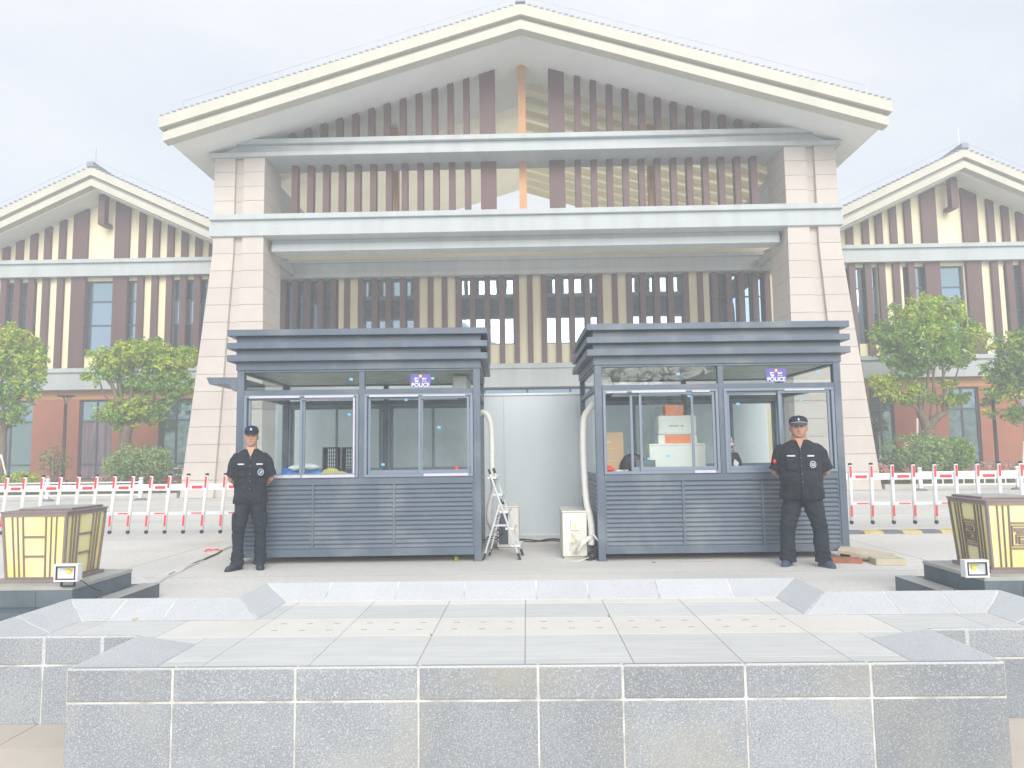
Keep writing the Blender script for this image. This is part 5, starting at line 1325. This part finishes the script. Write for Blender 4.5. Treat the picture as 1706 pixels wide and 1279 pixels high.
# stuff: flowers, ground cover
def scatter(name, m, spans, n, size, zr, seed, label=None, grass=False):
    rng = random.Random(seed); m_ = MB()
    for (xa, xb, ya, yb) in spans:
        for _ in range(n):
            x, y, z = rng.uniform(xa, xb), rng.uniform(ya, yb), .14+rng.uniform(*zr)*(.6+.5*noise.noise(Vector((xa+_*.0, 0, 0))))
            k = noise.noise(Vector((x*1.1, y*.8, seed))); 
            if not grass and k < -.1: continue
            z += max(0, k)*.25 if not grass else 0
            s = size*rng.uniform(.5, 1.2)
            if grass:
                t = rng.uniform(0, 6.28); d = Vector((math.cos(t), math.sin(t), 0)); i = len(m_.v)
                m_.v += [tuple(Vector((x, y, .13))-d*.008), tuple(Vector((x, y, .13))+d*.008), (x+rng.uniform(-.03, .03), y+rng.uniform(-.03, .03), .13+s)]; m_.f.append((i, i+1, i+2))
            else:
                nrm = Vector((rng.uniform(-1, 1), rng.uniform(-1.3, .6), rng.uniform(0, 1))).normalized(); a = nrm.orthogonal().normalized()*s; b = nrm.cross(a).normalized()*s*.7
                p = Vector((x, y, z)); i = len(m_.v); m_.v += [tuple(p-a), tuple(p-b), tuple(p+a), tuple(p+b)]; m_.f.append((i, i+1, i+2, i+3))
    return tag(fmesh(m_, name, m), label, None, None, 'stuff')
scatter('grass', 'grass', [(-20, -13.5, 24.65, 27), (13, 20, 24.65, 26)], 6000, .10, (0, .02), 1, 'short green grass at the kerb before the wings', True)
scatter('flower_bed', 'flower', [(-17.5, -11.8, 25.6, 26.6), (15.0, 20, 25.6, 27.0), (11.9, 13.0, 25.0, 26)], 1700, .06, (.25, .95), 2, 'pink flowers growing in front of the wings')
scatter('ground_cover', 'leaf_shrub', [(-20, -11.8, 25.5, 27.2), (12.0, 20, 25.4, 27.4)], 3200, .06, (.0, .6), 3, 'low green ground cover growing in front of the wings')
# tree stakes
tag(MB().tube([tuple(at(12, 800, 25.2)), tuple(at(2, 757, 25.4))], .03, 8).tube([tuple(at(-14, 800, 25.2)), tuple(at(2, 757, 25.4))], .03, 8).build('tree_stake', 'white_old', None), 'pale wooden tree stakes propping the tree at the left edge', 'tree stake')
tag(MB().tube([tuple(at(1529, 790, 26.3)), tuple(at(1528, 697, 26.3))], .035, 8).build('tree_stake', 'white_old', None), 'single pale stake standing behind the large right shrub', 'tree stake')
tag(MB().tube([tuple(at(1704, 790, 25.2)), tuple(at(1706, 735, 25.4))], .03, 8).build('tree_stake', 'white_old', None), 'pale stake at the right edge beside the lamp post', 'tree stake')
# ================================================================== PEOPLE
def person(loc, rz, label, st):
    """st: style dict. local frame: feet on z=0, facing -y"""
    o = thing('person', label, 'person', loc, rz, None)
    H = st['h']; k = H/1.75; stout = st['stout']; f = st['face']
    def S(rings): return [(x*k, y*k, z*k, a*k, b*k) for x, y, z, a, b in rings]
    hipw, spread, turn = st['hip'], st['spread'], st['turn']
    # ---- trousers
    tr = MB()
    for s, fx_, fy in ((-1, st['fl'][0], st['fl'][1]), (1, st['fr'][0], st['fr'][1])):
        t = st['thigh']
        rr = [(s*hipw*.50, 0, .90, t, t*1.12), (s*hipw*.52, 0, .80, t*1.0, t*1.08), (s*hipw*.55+fx_*.15, fy*.1, .66, t*.90, t*.98), (s*hipw*.35+fx_*.52, fy*.4-.008, .50, t*.76, t*.82),
              (s*hipw*.2+fx_*.75, fy*.6, .40, t*.70, t*.76), (fx_*.96, fy*.85+.01, .24, t*.68, t*.76), (fx_, fy+.012, .13, t*.70, t*.78), (fx_, fy+.005, .075, t*.74, t*.86), (fx_, fy, .045, t*.74, t*.90)]
        tr.loft(S(rr), 20, 2.2)
    b = st['belly']
    tr.loft(S([(0, 0, .76, hipw*.90, .09), (0, 0, .82, hipw+.02, .125), (0, -.005, .92, hipw+.02, .125+b*.3), (0, -.005, .99, hipw, .11+b*.3)]), 24, 2.3)
    me = remesh(tr, .014*k, 3, .013, 5.0)
    # bunching above the shoes and at the knees
    for v in me.vertices:
        z = v.co.z/k
        if z < .30: v.co += Vector((v.normal.x, v.normal.y, 0))*(.009*math.sin(z*95+v.co.x*22+v.co.y*14)*(1-z/.30))
        if .42 < z < .60: v.co += Vector((v.normal.x, v.normal.y, 0))*(.004*math.sin(z*80+v.co.x*30))
    link_mesh('trousers', me, 'cloth_trouser', o)
    for s in (-1, 1):
        pk = MB(); x = s*(hipw*.55+st['thigh']*.93); pk.loft(S([(x, .0, .50, .022, .07), (x, .0, .52, .032, .082), (x, 0, .64, .032, .084), (x, 0, .68, .026, .08)]), 12, 3)
        link_mesh('cargo_pocket', remesh(pk, .010, 2), 'cloth_trouser', o)
    # ---- shirt with short sleeves
    sh = MB(); w_, sw = st['w'], st['sh']
    sh.loft(S([(0, 0, st['hem'], w_*1.06, .128+b*.7), (0, -.004, st['hem']+.06, w_*1.04, .132+b*.85), (0, -b*.25, .93, w_, .130+b), (0, -b*.30, 1.03, w_*.985, .128+b), (0, -b*.18, 1.13, w_*.99, .126+b*.75),
               (0, 0, 1.23, w_*1.03, .125+b*.4), (0, .005, 1.31, w_*1.04, .115+b*.3), (0, .01, 1.37, w_*.92, .095+b*.2), (0, .012, 1.415, w_*.66, .075+b*.2), (0, .008, 1.445, w_*.42, .062+b*.2)]), 32, 2.5)
    for s in (-1, 1):
        ex = st['elbow'][0]
        P = [(s*(sw-.085), .01, 1.355), (s*(sw-.040), .01, 1.338), (s*(sw-.006), .012, 1.29), (s*(sw+.012), .02, 1.22), (s*(sw+ex*.55), .03, 1.15), (s*(sw+ex*.9), .04, st['cuff'])]
        sh.tube([(x*k, y*k, z*k) for x, y, z in P], [r*k for r in (.056, .070, .076, .073, .076, .079 if not stout else .086)], 16)
    me = remesh(sh, .012*k, 3, .010, 7.0)
    for v in me.vertices:
        x, z = v.co.x/k, v.co.z/k
        if abs(x) < w_*1.1 and z < 1.30:
            # drag folds: diagonal around the waist, vertical towards the hem
            a_ = .0055*math.sin(z*52+abs(x)*26+1.5*noise.noise(Vector((x*6, 0, z*5))))*max(0, 1-abs(z-1.0)/.20)
            a_ += .0055*math.sin(x*60+3*noise.noise(Vector((x*4, 1, z*4))))*max(0, 1-abs(z-.84)/.13)
            v.co += Vector((v.normal.x, v.normal.y, 0))*a_
    link_mesh('shirt', me, 'cloth_black', o)
    # ---- one continuous body: head, neck, arms, hands, trunk and legs
    bd = MB(); hy = st['hy']; fw = f['w']; zc = 1.515+f.get('dz', 0)
    bd.loft(S([(0, .02, 1.36, .095, .075), (0, .016, 1.42, .076*fw, .070), (0, .008, 1.47, .067*fw, .067), (0, .004, 1.53, .063*fw, .066), (0, .0, 1.58, .058, .065)]), 20)
    bd.loft(S([(0, -.050, zc-.012, .024*fw, .028), (0, -.042, zc+.004, .041*fw, .045), (0, -.026, zc+.028, .058*fw, .068), (0, -.012, zc+.06, .0685*fw, .083), (0, -.005, zc+.10, .0735*fw, .092), (0, 0, zc+.135, .0745*fw, .096),
               (0, .004, zc+.17, .0735*fw, .096), (0, .006, zc+.200, .062*fw, .082), (0, .008, zc+.218, .036*fw, .050)]), 28, 2.15)
    def bb(x, y, z, r): bd.ball((x*k, y*k, z*k), tuple(q*k for q in r), 12, 8)
    bb(0, -.100, zc+.072, (.014, .021, .013)); bb(0, -.096, zc+.092, (.009, .012, .018)); bb(0, -.090, zc+.11, (.0085, .010, .018))
    for s in (-1, 1):
        bb(s*.013, -.093, zc+.068, (.009, .010, .008)); bb(s*.040*fw, -.066, zc+.082, (.024, .020, .020))
        bb(s*.032, -.080, zc+.128, (.025, .010, .008)); bb(s*.0755*fw, .008, zc+.092, (.009, .019, .030)); bb(s*.079*fw, .014, zc+.098, (.008, .014, .018))
    bb(0, -.082, zc+.030, (.026, .012, .016)); bb(0, -.078, zc+.002, (.020, .014, .013))
    bb(0, -.0905, zc+.044, (.021, .009, .0065)); bb(0, -.0885, zc+.034, (.019, .009, .006))
    hx = [(0, 0, .92, w_*.70, .085+b*.5), (0, 0, 1.1, w_*.70, .085+b*.5), (0, 0, 1.25, w_*.78, .088), (0, .01, 1.34, w_*.74, .075), (0, .015, 1.39, .10, .06)]
    bd.loft(S(hx), 24)
    for s in (-1, 1):
        ex = st['elbow'][0]; eb = (s*(sw+ex), st['elbow'][1], st['elbow'][2])
        wr_ = (s*st['wrist'][0], st['wrist'][1], st['wrist'][2])
        mid = tuple(eb[i]*.5+wr_[i]*.5 for i in range(3))
        bd.tube([tuple(v*k for v in p) for p in ((s*(sw-.07), .01, 1.34), (s*(sw-.01), .012, 1.29), (s*(sw+ex*.6), .03, 1.17), eb, (mid[0]+s*.01, mid[1]+.008, mid[2]), wr_)], [r*k for r in (.05, .052, .048, .043, .040, .028)], 14)
        # hand clasped behind the back, fingers bent, thumb at the side
        hd = Vector((-s, .12, -.30)).normalized(); wv = Vector(wr_)
        pc = wv + hd*.055; up = Vector((0, .3, 1)).normalized()
        bd.tube([tuple(v*k for v in p) for p in (wv, wv+hd*.03, wv+hd*.085)], [r*k for r in (.027, .033, .036)], 12)
        for q, fl in enumerate((.070, .078, .073, .058)):
            base = wv + hd*.085 + up*(.028-.018*q); c1 = base + hd*fl*.45 + Vector((0, .004, 0)); c2 = c1 + (hd*.5+Vector((0, -.7, -.2))).normalized()*fl*.35; c3 = c2 + Vector((s*.2, -.8, -.3)).normalized()*fl*.25
            bd.tube([tuple(v*k for v in p) for p in (base, c1, c2, c3)], [r*k for r in (.0095, .009, .008, .0065)], 8)
        th = wv + hd*.03 + up*.025; bd.tube([tuple(v*k for v in p) for p in (th, th+up*.03+hd*.025, th+up*.035+hd*.05)], [r*k for r in (.012, .010, .008)], 8)
        fx_, fy = st['fl'] if s < 0 else st['fr']
        bd.tube([tuple(v*k for v in p) for p in ((s*hipw*.5, 0, .93), (s*hipw*.4+fx_*.4, 0, .52), (fx_, fy+.01, .12), (fx_, fy, .06))], [r*k for r in (.085, .055, .04, .04)], 12)
    me = remesh(bd, .0065*k, 2)
    body = link_mesh('body', me, st['skin'], o)
    # ---- face details
    ey = MB(); wh = MB(); eb_ = MB(); mo = MB()
    zeye = zc+.108
    for s in (-1, 1):
        c = (s*.031*k, -.0865*k, zeye*k)
        wh.ball(c, (.0125*k, .008*k, .0040*k), 12, 8); ey.ball((c[0], c[1]-.0045*k, c[2]), (.0075*k, .006*k, .0046*k), 10, 8)
        pts = [(s*.016*k, -.0935*k, (zeye+.0205)*k), (s*.031*k, -.0930*k, (zeye+.0255)*k), (s*.050*k, -.080*k, (zeye+.0195)*k)]
        eb_.tube(pts, [.0036*k, .0048*k, .0028*k], 6)
        eb_.tube([(s*.018*k, -.0925*k, (zeye+.0045)*k), (s*.031*k, -.0945*k, (zeye+.0068)*k), (s*.045*k, -.085*k, (zeye+.003)*k)], .0026*k, 6)
    mo.tube([(-.021*k, -.0900*k, (zc+.0395)*k), (-.008*k, -.0985*k, (zc+.0405)*k), (.008*k, -.0985*k, (zc+.0405)*k), (.021*k, -.0900*k, (zc+.0395)*k)], [.0024*k, .0042*k, .0042*k, .0024*k], 8)
    wh.build('eyeball', 'eyewhite', o, smooth=True); ey.build('iris', 'hair', o, smooth=True); eb_.build('eyebrow', 'hair', o, smooth=True); mo.build('mouth', 'lip', o, smooth=True)
    # ---- hair below the cap
    hr_ = MB(); hr_.loft(S([(0, .028, zc+.085, .062*fw, .072), (0, .018, zc+.12, .0755*fw, .085), (0, .010, zc+.16, .0785*fw, .094), (0, .010, zc+.20, .07*fw, .085)]), 24)
    me = hr_.build('hair', 'hair', o, smooth=True)
    # ---- cap
    cp_ = MB(); zb = zc+st['capz']
    cp_.loft(S([(0, .006, zb, .083*fw, .105), (0, .006, zb+.02, .084*fw, .107), (0, .006, zb+.045, .080*fw, .102), (0, .010, zb+.066, .069*fw, .088), (0, .012, zb+.082, .048*fw, .062), (0, .013, zb+.090, .014, .02)]), 28, 2.15)
    cp_.ball((0, .013*k, (zb+.089)*k), (.008*k, .008*k, .004*k), 8, 6)
    cap_ = cp_.build('cap', 'cap', o, smooth=True)
    bm_ = MB(); n_ = 13; V = []; 
    for j in range(4):
        for i in range(n_):
            a = -math.pi*.5 + (i/(n_-1)-.5)*2.2
            r0 = .100; ex_ = j/3*.068*(math.cos((i/(n_-1)-.5)*2.2))**.6
            x = math.cos(a)*(.0815*fw+ex_*.25); y = .006+math.sin(a)*(r0+ex_)
            z = zb+.010-ex_*st['brim']-.012*abs(math.cos(a))**2*1.0
            V.append((x*k, y*k, z*k))
    F = [(j*n_+i, j*n_+i+1, (j+1)*n_+i+1, (j+1)*n_+i) for j in range(3) for i in range(n_-1)]
    br__ = bm_.add(V, F).build('brim', 'cap' if not st['stripe'] else 'brimgrey', cap_, smooth=True); sm = br__.modifiers.new('s', 'SOLIDIFY'); sm.thickness = .004
    em = MB(); yb = -.100*k
    em.prism([(-.011*k, (zb+.030)*k), (.012*k, (zb+.030)*k), (.008*k, (zb+.048)*k), (0.001, (zb+.060)*k), (-.008*k, (zb+.046)*k)], yb-.006, yb+.012)
    em.build('cap_emblem', 'patch', cap_)
    if st['stripe']:
        sr = MB(); P = []
        for i in range(13):
            a = -math.pi*.5+(i/12-.5)*1.9; P.append((math.cos(a)*.0845*fw*k, (.006+math.sin(a)*.1065)*k, (zb+.012-.008*abs(math.cos(a)))*k))
        sr.tube(P, .003*k, 6).build('cap_stripe', 'white', cap_, smooth=True)
    # ---- collar, placket, buttons, pockets, badges, epaulettes
    def front(x, z):      # y of the shirt front at (x, z)
        zz = z
        rings = [(st['hem'], .128+b*.7, 0), (.93, .130+b, -b*.25), (1.03, .128+b, -b*.30), (1.13, .126+b*.75, -b*.18), (1.23, .125+b*.4, 0), (1.31, .115+b*.3, .005), (1.37, .095+b*.2, .01), (1.415, .075+b*.2, .012), (1.445, .062+b*.2, .008)]
        for (z0, r0, y0), (z1, r1, y1) in zip(rings[:-1], rings[1:]):
            if z0 <= zz <= z1: u = (zz-z0)/(z1-z0); r = r0+(r1-r0)*u; y = y0+(y1-y0)*u; break
        return y - r*(max(0, 1-(abs(x)/(w_*1.03))**2.5))**(1/2.5)
    def patch(x0, x1, z0, z1, th, e=.0085, nx=5, nz=4):
        V = []; 
        for j in range(nz+1):
            for i in range(nx+1):
                x = x0+(x1-x0)*i/nx; z = z0+(z1-z0)*j/nz; V.append((x*k, (front(x, z)-e)*k, z*k))
        m_ = MB().add(V, [(j*(nx+1)+i, j*(nx+1)+i+1, (j+1)*(nx+1)+i+1, (j+1)*(nx+1)+i) for j in range(nz) for i in range(nx)])
        return m_
    def pbuild_(m_, name, mt, th=.006):
        q = m_.build(name, mt, o, smooth=True); q.modifiers.new('s', 'SOLIDIFY').thickness = th; return q
    for s in (-1, 1):
        pbuild_(patch(s*.105-.058, s*.105+.058, 1.10, 1.205, 0, .008), 'chest_pocket', 'cloth_black')
        pbuild_(patch(s*.105-.062, s*.105+.062, 1.195, 1.235, 0, .013), 'pocket_flap', 'cloth_black')
    pbuild_(patch(-.016, .016, st['hem']+.03, 1.36, 0, .008, 2, 14), 'placket', 'cloth_black')
    bt = MB()
    for z in (1.33, 1.24, 1.15, 1.06, .97): bt.ball((0, (front(0, z)-.016)*k, z*k), (.006*k, .003*k, .006*k), 10, 6)
    bt.build('button', 'button', o)
    # name strips and round chest badge (viewer's right = +x)
    if stout: q = MB(); V = []; cx, cz = -.105, 1.262; q = patch(-.15, -.06, 1.255, 1.272, 0, .016, 6, 1)
    else: q = patch(-.145, -.070, 1.254, 1.270, 0, .015, 5, 1)
    pbuild_(q, 'name_strip', 'patch', .003)
    pbuild_(patch(.07, .145, 1.252, 1.270, 0, .015, 5, 1), 'name_strip', 'patch', .003)
    cx, cz = .122, 1.165; y = front(cx, cz)-(.027 if stout else .019)
    ang = -.30
    bg_ = MB().prism([(.036*math.cos(t*math.pi/12), .040*math.sin(t*math.pi/12)) for t in range(24)], -.002, .006)
    bo = bg_.build('round_badge', 'badge_navy', o); bo.location = (cx*k, y*k, cz*k); bo.rotation_euler = (0, 0, -ang*1.0)
    rg = MB()
    for i in range(24):
        a0, a1 = i*math.pi/12, (i+1)*math.pi/12
        rg.hexa([(.030*math.cos(a0), -.004, .034*math.sin(a0)), (.036*math.cos(a0), -.004, .040*math.sin(a0)), (.036*math.cos(a1), -.004, .040*math.sin(a1)), (.030*math.cos(a1), -.004, .034*math.sin(a1)),
                 (.030*math.cos(a0), -.0025, .034*math.sin(a0)), (.036*math.cos(a0), -.0025, .040*math.sin(a0)), (.036*math.cos(a1), -.0025, .040*math.sin(a1)), (.030*math.cos(a1), -.0025, .034*math.sin(a1))])
    if stout:
        for s in (-1, 1): rg.box(s*.011-.004, s*.011+.004, -.004, -.0025, -.020, .018)
        rg.box(-.014, .014, -.0045, -.0028, -.012, -.006)
    else:
        rg.bar((-.014, -.0033, -.016), (.010, -.0033, .018), .007, .0015, (0, 1, 0)); rg.bar((-.004, -.0033, -.020), (.018, -.0033, .010), .006, .0015, (0, 1, 0))
    rg.build('badge_emblem', 'patch', bo)
    if st.get('armbadge'):
        ab = MB().ball((-(sw+.050)*k, -.040*k, 1.20*k), (.020*k, .022*k, .027*k), 12, 8); ab.build('sleeve_badge', 'red', o, smooth=True)
    # collar: two pointed leaves and a stand
    cs = MB()
    for s in (-1, 1):
        P = [(s*.072*fw, .02, 1.455), (s*.060, -.055-b*.2, 1.435), (s*.020, -.088-b*.2, 1.385), (s*.070, -.090-b*.22, 1.372), (s*.105, -.055-b*.2, 1.405), (s*.105, .02, 1.425)]
        P = [Vector(p)*k for p in P]
        cs.add(P, [(0, 1, 4, 5), (1, 2, 3, 4)] if s > 0 else [(5, 4, 1, 0), (4, 3, 2, 1)])
    cs.add([Vector(p)*k for p in ((-.072*fw, .02, 1.455), (-.05, .075, 1.46), (.05, .075, 1.46), (.072*fw, .02, 1.455), (.105, .02, 1.42), (.07, .10, 1.415), (-.07, .10, 1.415), (-.105, .02, 1.42))], [(0, 1, 6, 7), (1, 2, 5, 6), (2, 3, 4, 5)])
    q = cs.build('collar', 'cloth_black', o); q.modifiers.new('s', 'SOLIDIFY').thickness = .007
    # skin in the open neck
    nk = MB().add([Vector(p)*k for p in ((-.048, -.078-b*.2, 1.468), (.048, -.078-b*.2, 1.468), (.0, front(0, 1.34)-.013, 1.345))], [(0, 2, 1)])
    q = nk.build('open_neck', st['skin'], body); q.modifiers.new('s', 'SOLIDIFY').thickness = .004
    for s in (-1, 1):
        ep = MB().bar((s*.11*k, .012*k, 1.418*k), (s*(sw-.015)*k, .012*k, 1.395*k), .045*k, .012*k)
        ep.build('epaulette', 'cloth_black', o, bevel=.004)
        MB().bar((s*(sw-.055)*k, .012*k, 1.4085*k), (s*(sw-.030)*k, .012*k, 1.4045*k), .047*k, .014*k).build('rank_bar', 'button', o)
    # ---- shoes
    for s, (fx_, fy), a in ((-1, st['fl'], st['toe'][0]), (1, st['fr'], st['toe'][1])):
        up_ = MB(); up_.loft([(0, -.055, .012, .046, .135), (0, -.055, .030, .047, .135), (0, -.05, .050, .044, .125), (0, -.02, .070, .040, .088), (0, .015, .095, .038, .055), (0, .03, .115, .036, .042)], 20, 2.3)
        up_.xf(Matrix.Translation((fx_*k, fy*k, 0)) @ Matrix.Rotation(a, 4, 'Z') @ Matrix.Scale(k, 4))
        so_ = up_.build('shoe', st['shoe'], o, smooth=True)
        sl_ = MB().loft([(0, -.055, .0, .046, .137), (0, -.055, .018, .049, .140)], 24, 2.4).xf(Matrix.Translation((fx_*k, fy*k, 0)) @ Matrix.Rotation(a, 4, 'Z') @ Matrix.Scale(k, 4))
        sl_.build('sole', 'black' if not stout else 'sole_grey', so_)
    return o
M['eyewhite'] = mat('eye_white', (0.55, 0.50, 0.47), 0.4); M['button'] = mat('button_grey', (0.22, 0.23, 0.24), 0.4); M['badge_navy'] = mat('badge_navy', (0.05, 0.08, 0.15), 0.5)
M['brimgrey'] = mat('brim_grey', (0.06, 0.07, 0.10), 0.7); M['sole_grey'] = mat('sole_grey', (0.10, 0.13, 0.18), 0.7)
pL = at(412, 950, 8.85); pR = at(1343, 945, 8.68)
person((pL.x+.01, 8.87, 0), rad(17), 'slim guard in black uniform standing before the left booth, hands behind his back',
  dict(h=1.735, stout=False, face=dict(w=1.02, dz=-.022), hip=.150, spread=0, turn=0, fl=(-.135, .0), fr=(.125, .02), thigh=.098, belly=.0, w=.192, sh=.188, hem=.785, elbow=(.042, .065, 1.085), cuff=1.115,
       wrist=(.075, .205, .955), hy=0, capz=.150, brim=.42, stripe=False, skin='skin', shoe='shoe', toe=(-rad(38), rad(6))))
person((pR.x+.0, 8.70, 0), rad(-17), 'stout guard in black uniform and striped cap, feet apart, before the right booth',
  dict(h=1.755, stout=True, face=dict(w=1.26, dz=-.030), hip=.172, spread=0, turn=0, fl=(-.185, .0), fr=(.195, -.02), thigh=.122, belly=.10, w=.236, sh=.232, hem=.765, elbow=(.050, .075, 1.075), cuff=1.095,
       wrist=(.10, .25, .945), hy=0, capz=.158, brim=.50, stripe=True, skin='skin2', shoe='shoe_blue', toe=(-rad(18), rad(34)), armbadge=True))

# ================================================================== TREES BEHIND THE CAMERA (seen only as reflections in the panes)
tb2 = MB()
for i in range(16):
    x = -52+i*7+random.uniform(-2, 2); leaves(tb2, (x, -34+random.uniform(-3, 3), 4.2), (4.4, 3.5, 4.0+random.uniform(-.8, 1.2)), 800, .42, seed=200+i)
tag(fmesh(tb2, 'tree_line', 'leaf_dark'), 'belt of trees across the road behind the viewer', None, None, 'stuff')

# ================================================================== HAZE
hz = MB().box(-98, 98, -63, 123, -1.9, 18.5)
hm_ = bpy.data.materials.new('haze'); hm_.use_nodes = True; n = hm_.node_tree; n.nodes.clear()
ho = n.nodes.new('ShaderNodeOutputMaterial'); pvn = n.nodes.new('ShaderNodeVolumePrincipled')
pvn.inputs['Color'].default_value = (0.90, 0.94, 1.0, 1); pvn.inputs['Density'].default_value = 0.0080; pvn.inputs['Anisotropy'].default_value = 0.0
n.links.new(pvn.outputs[0], ho.inputs['Volume'])
ho2 = hz.build('haze', hm_); tag(ho2, 'thin bright haze filling the air over the plaza', None, None, 'stuff')
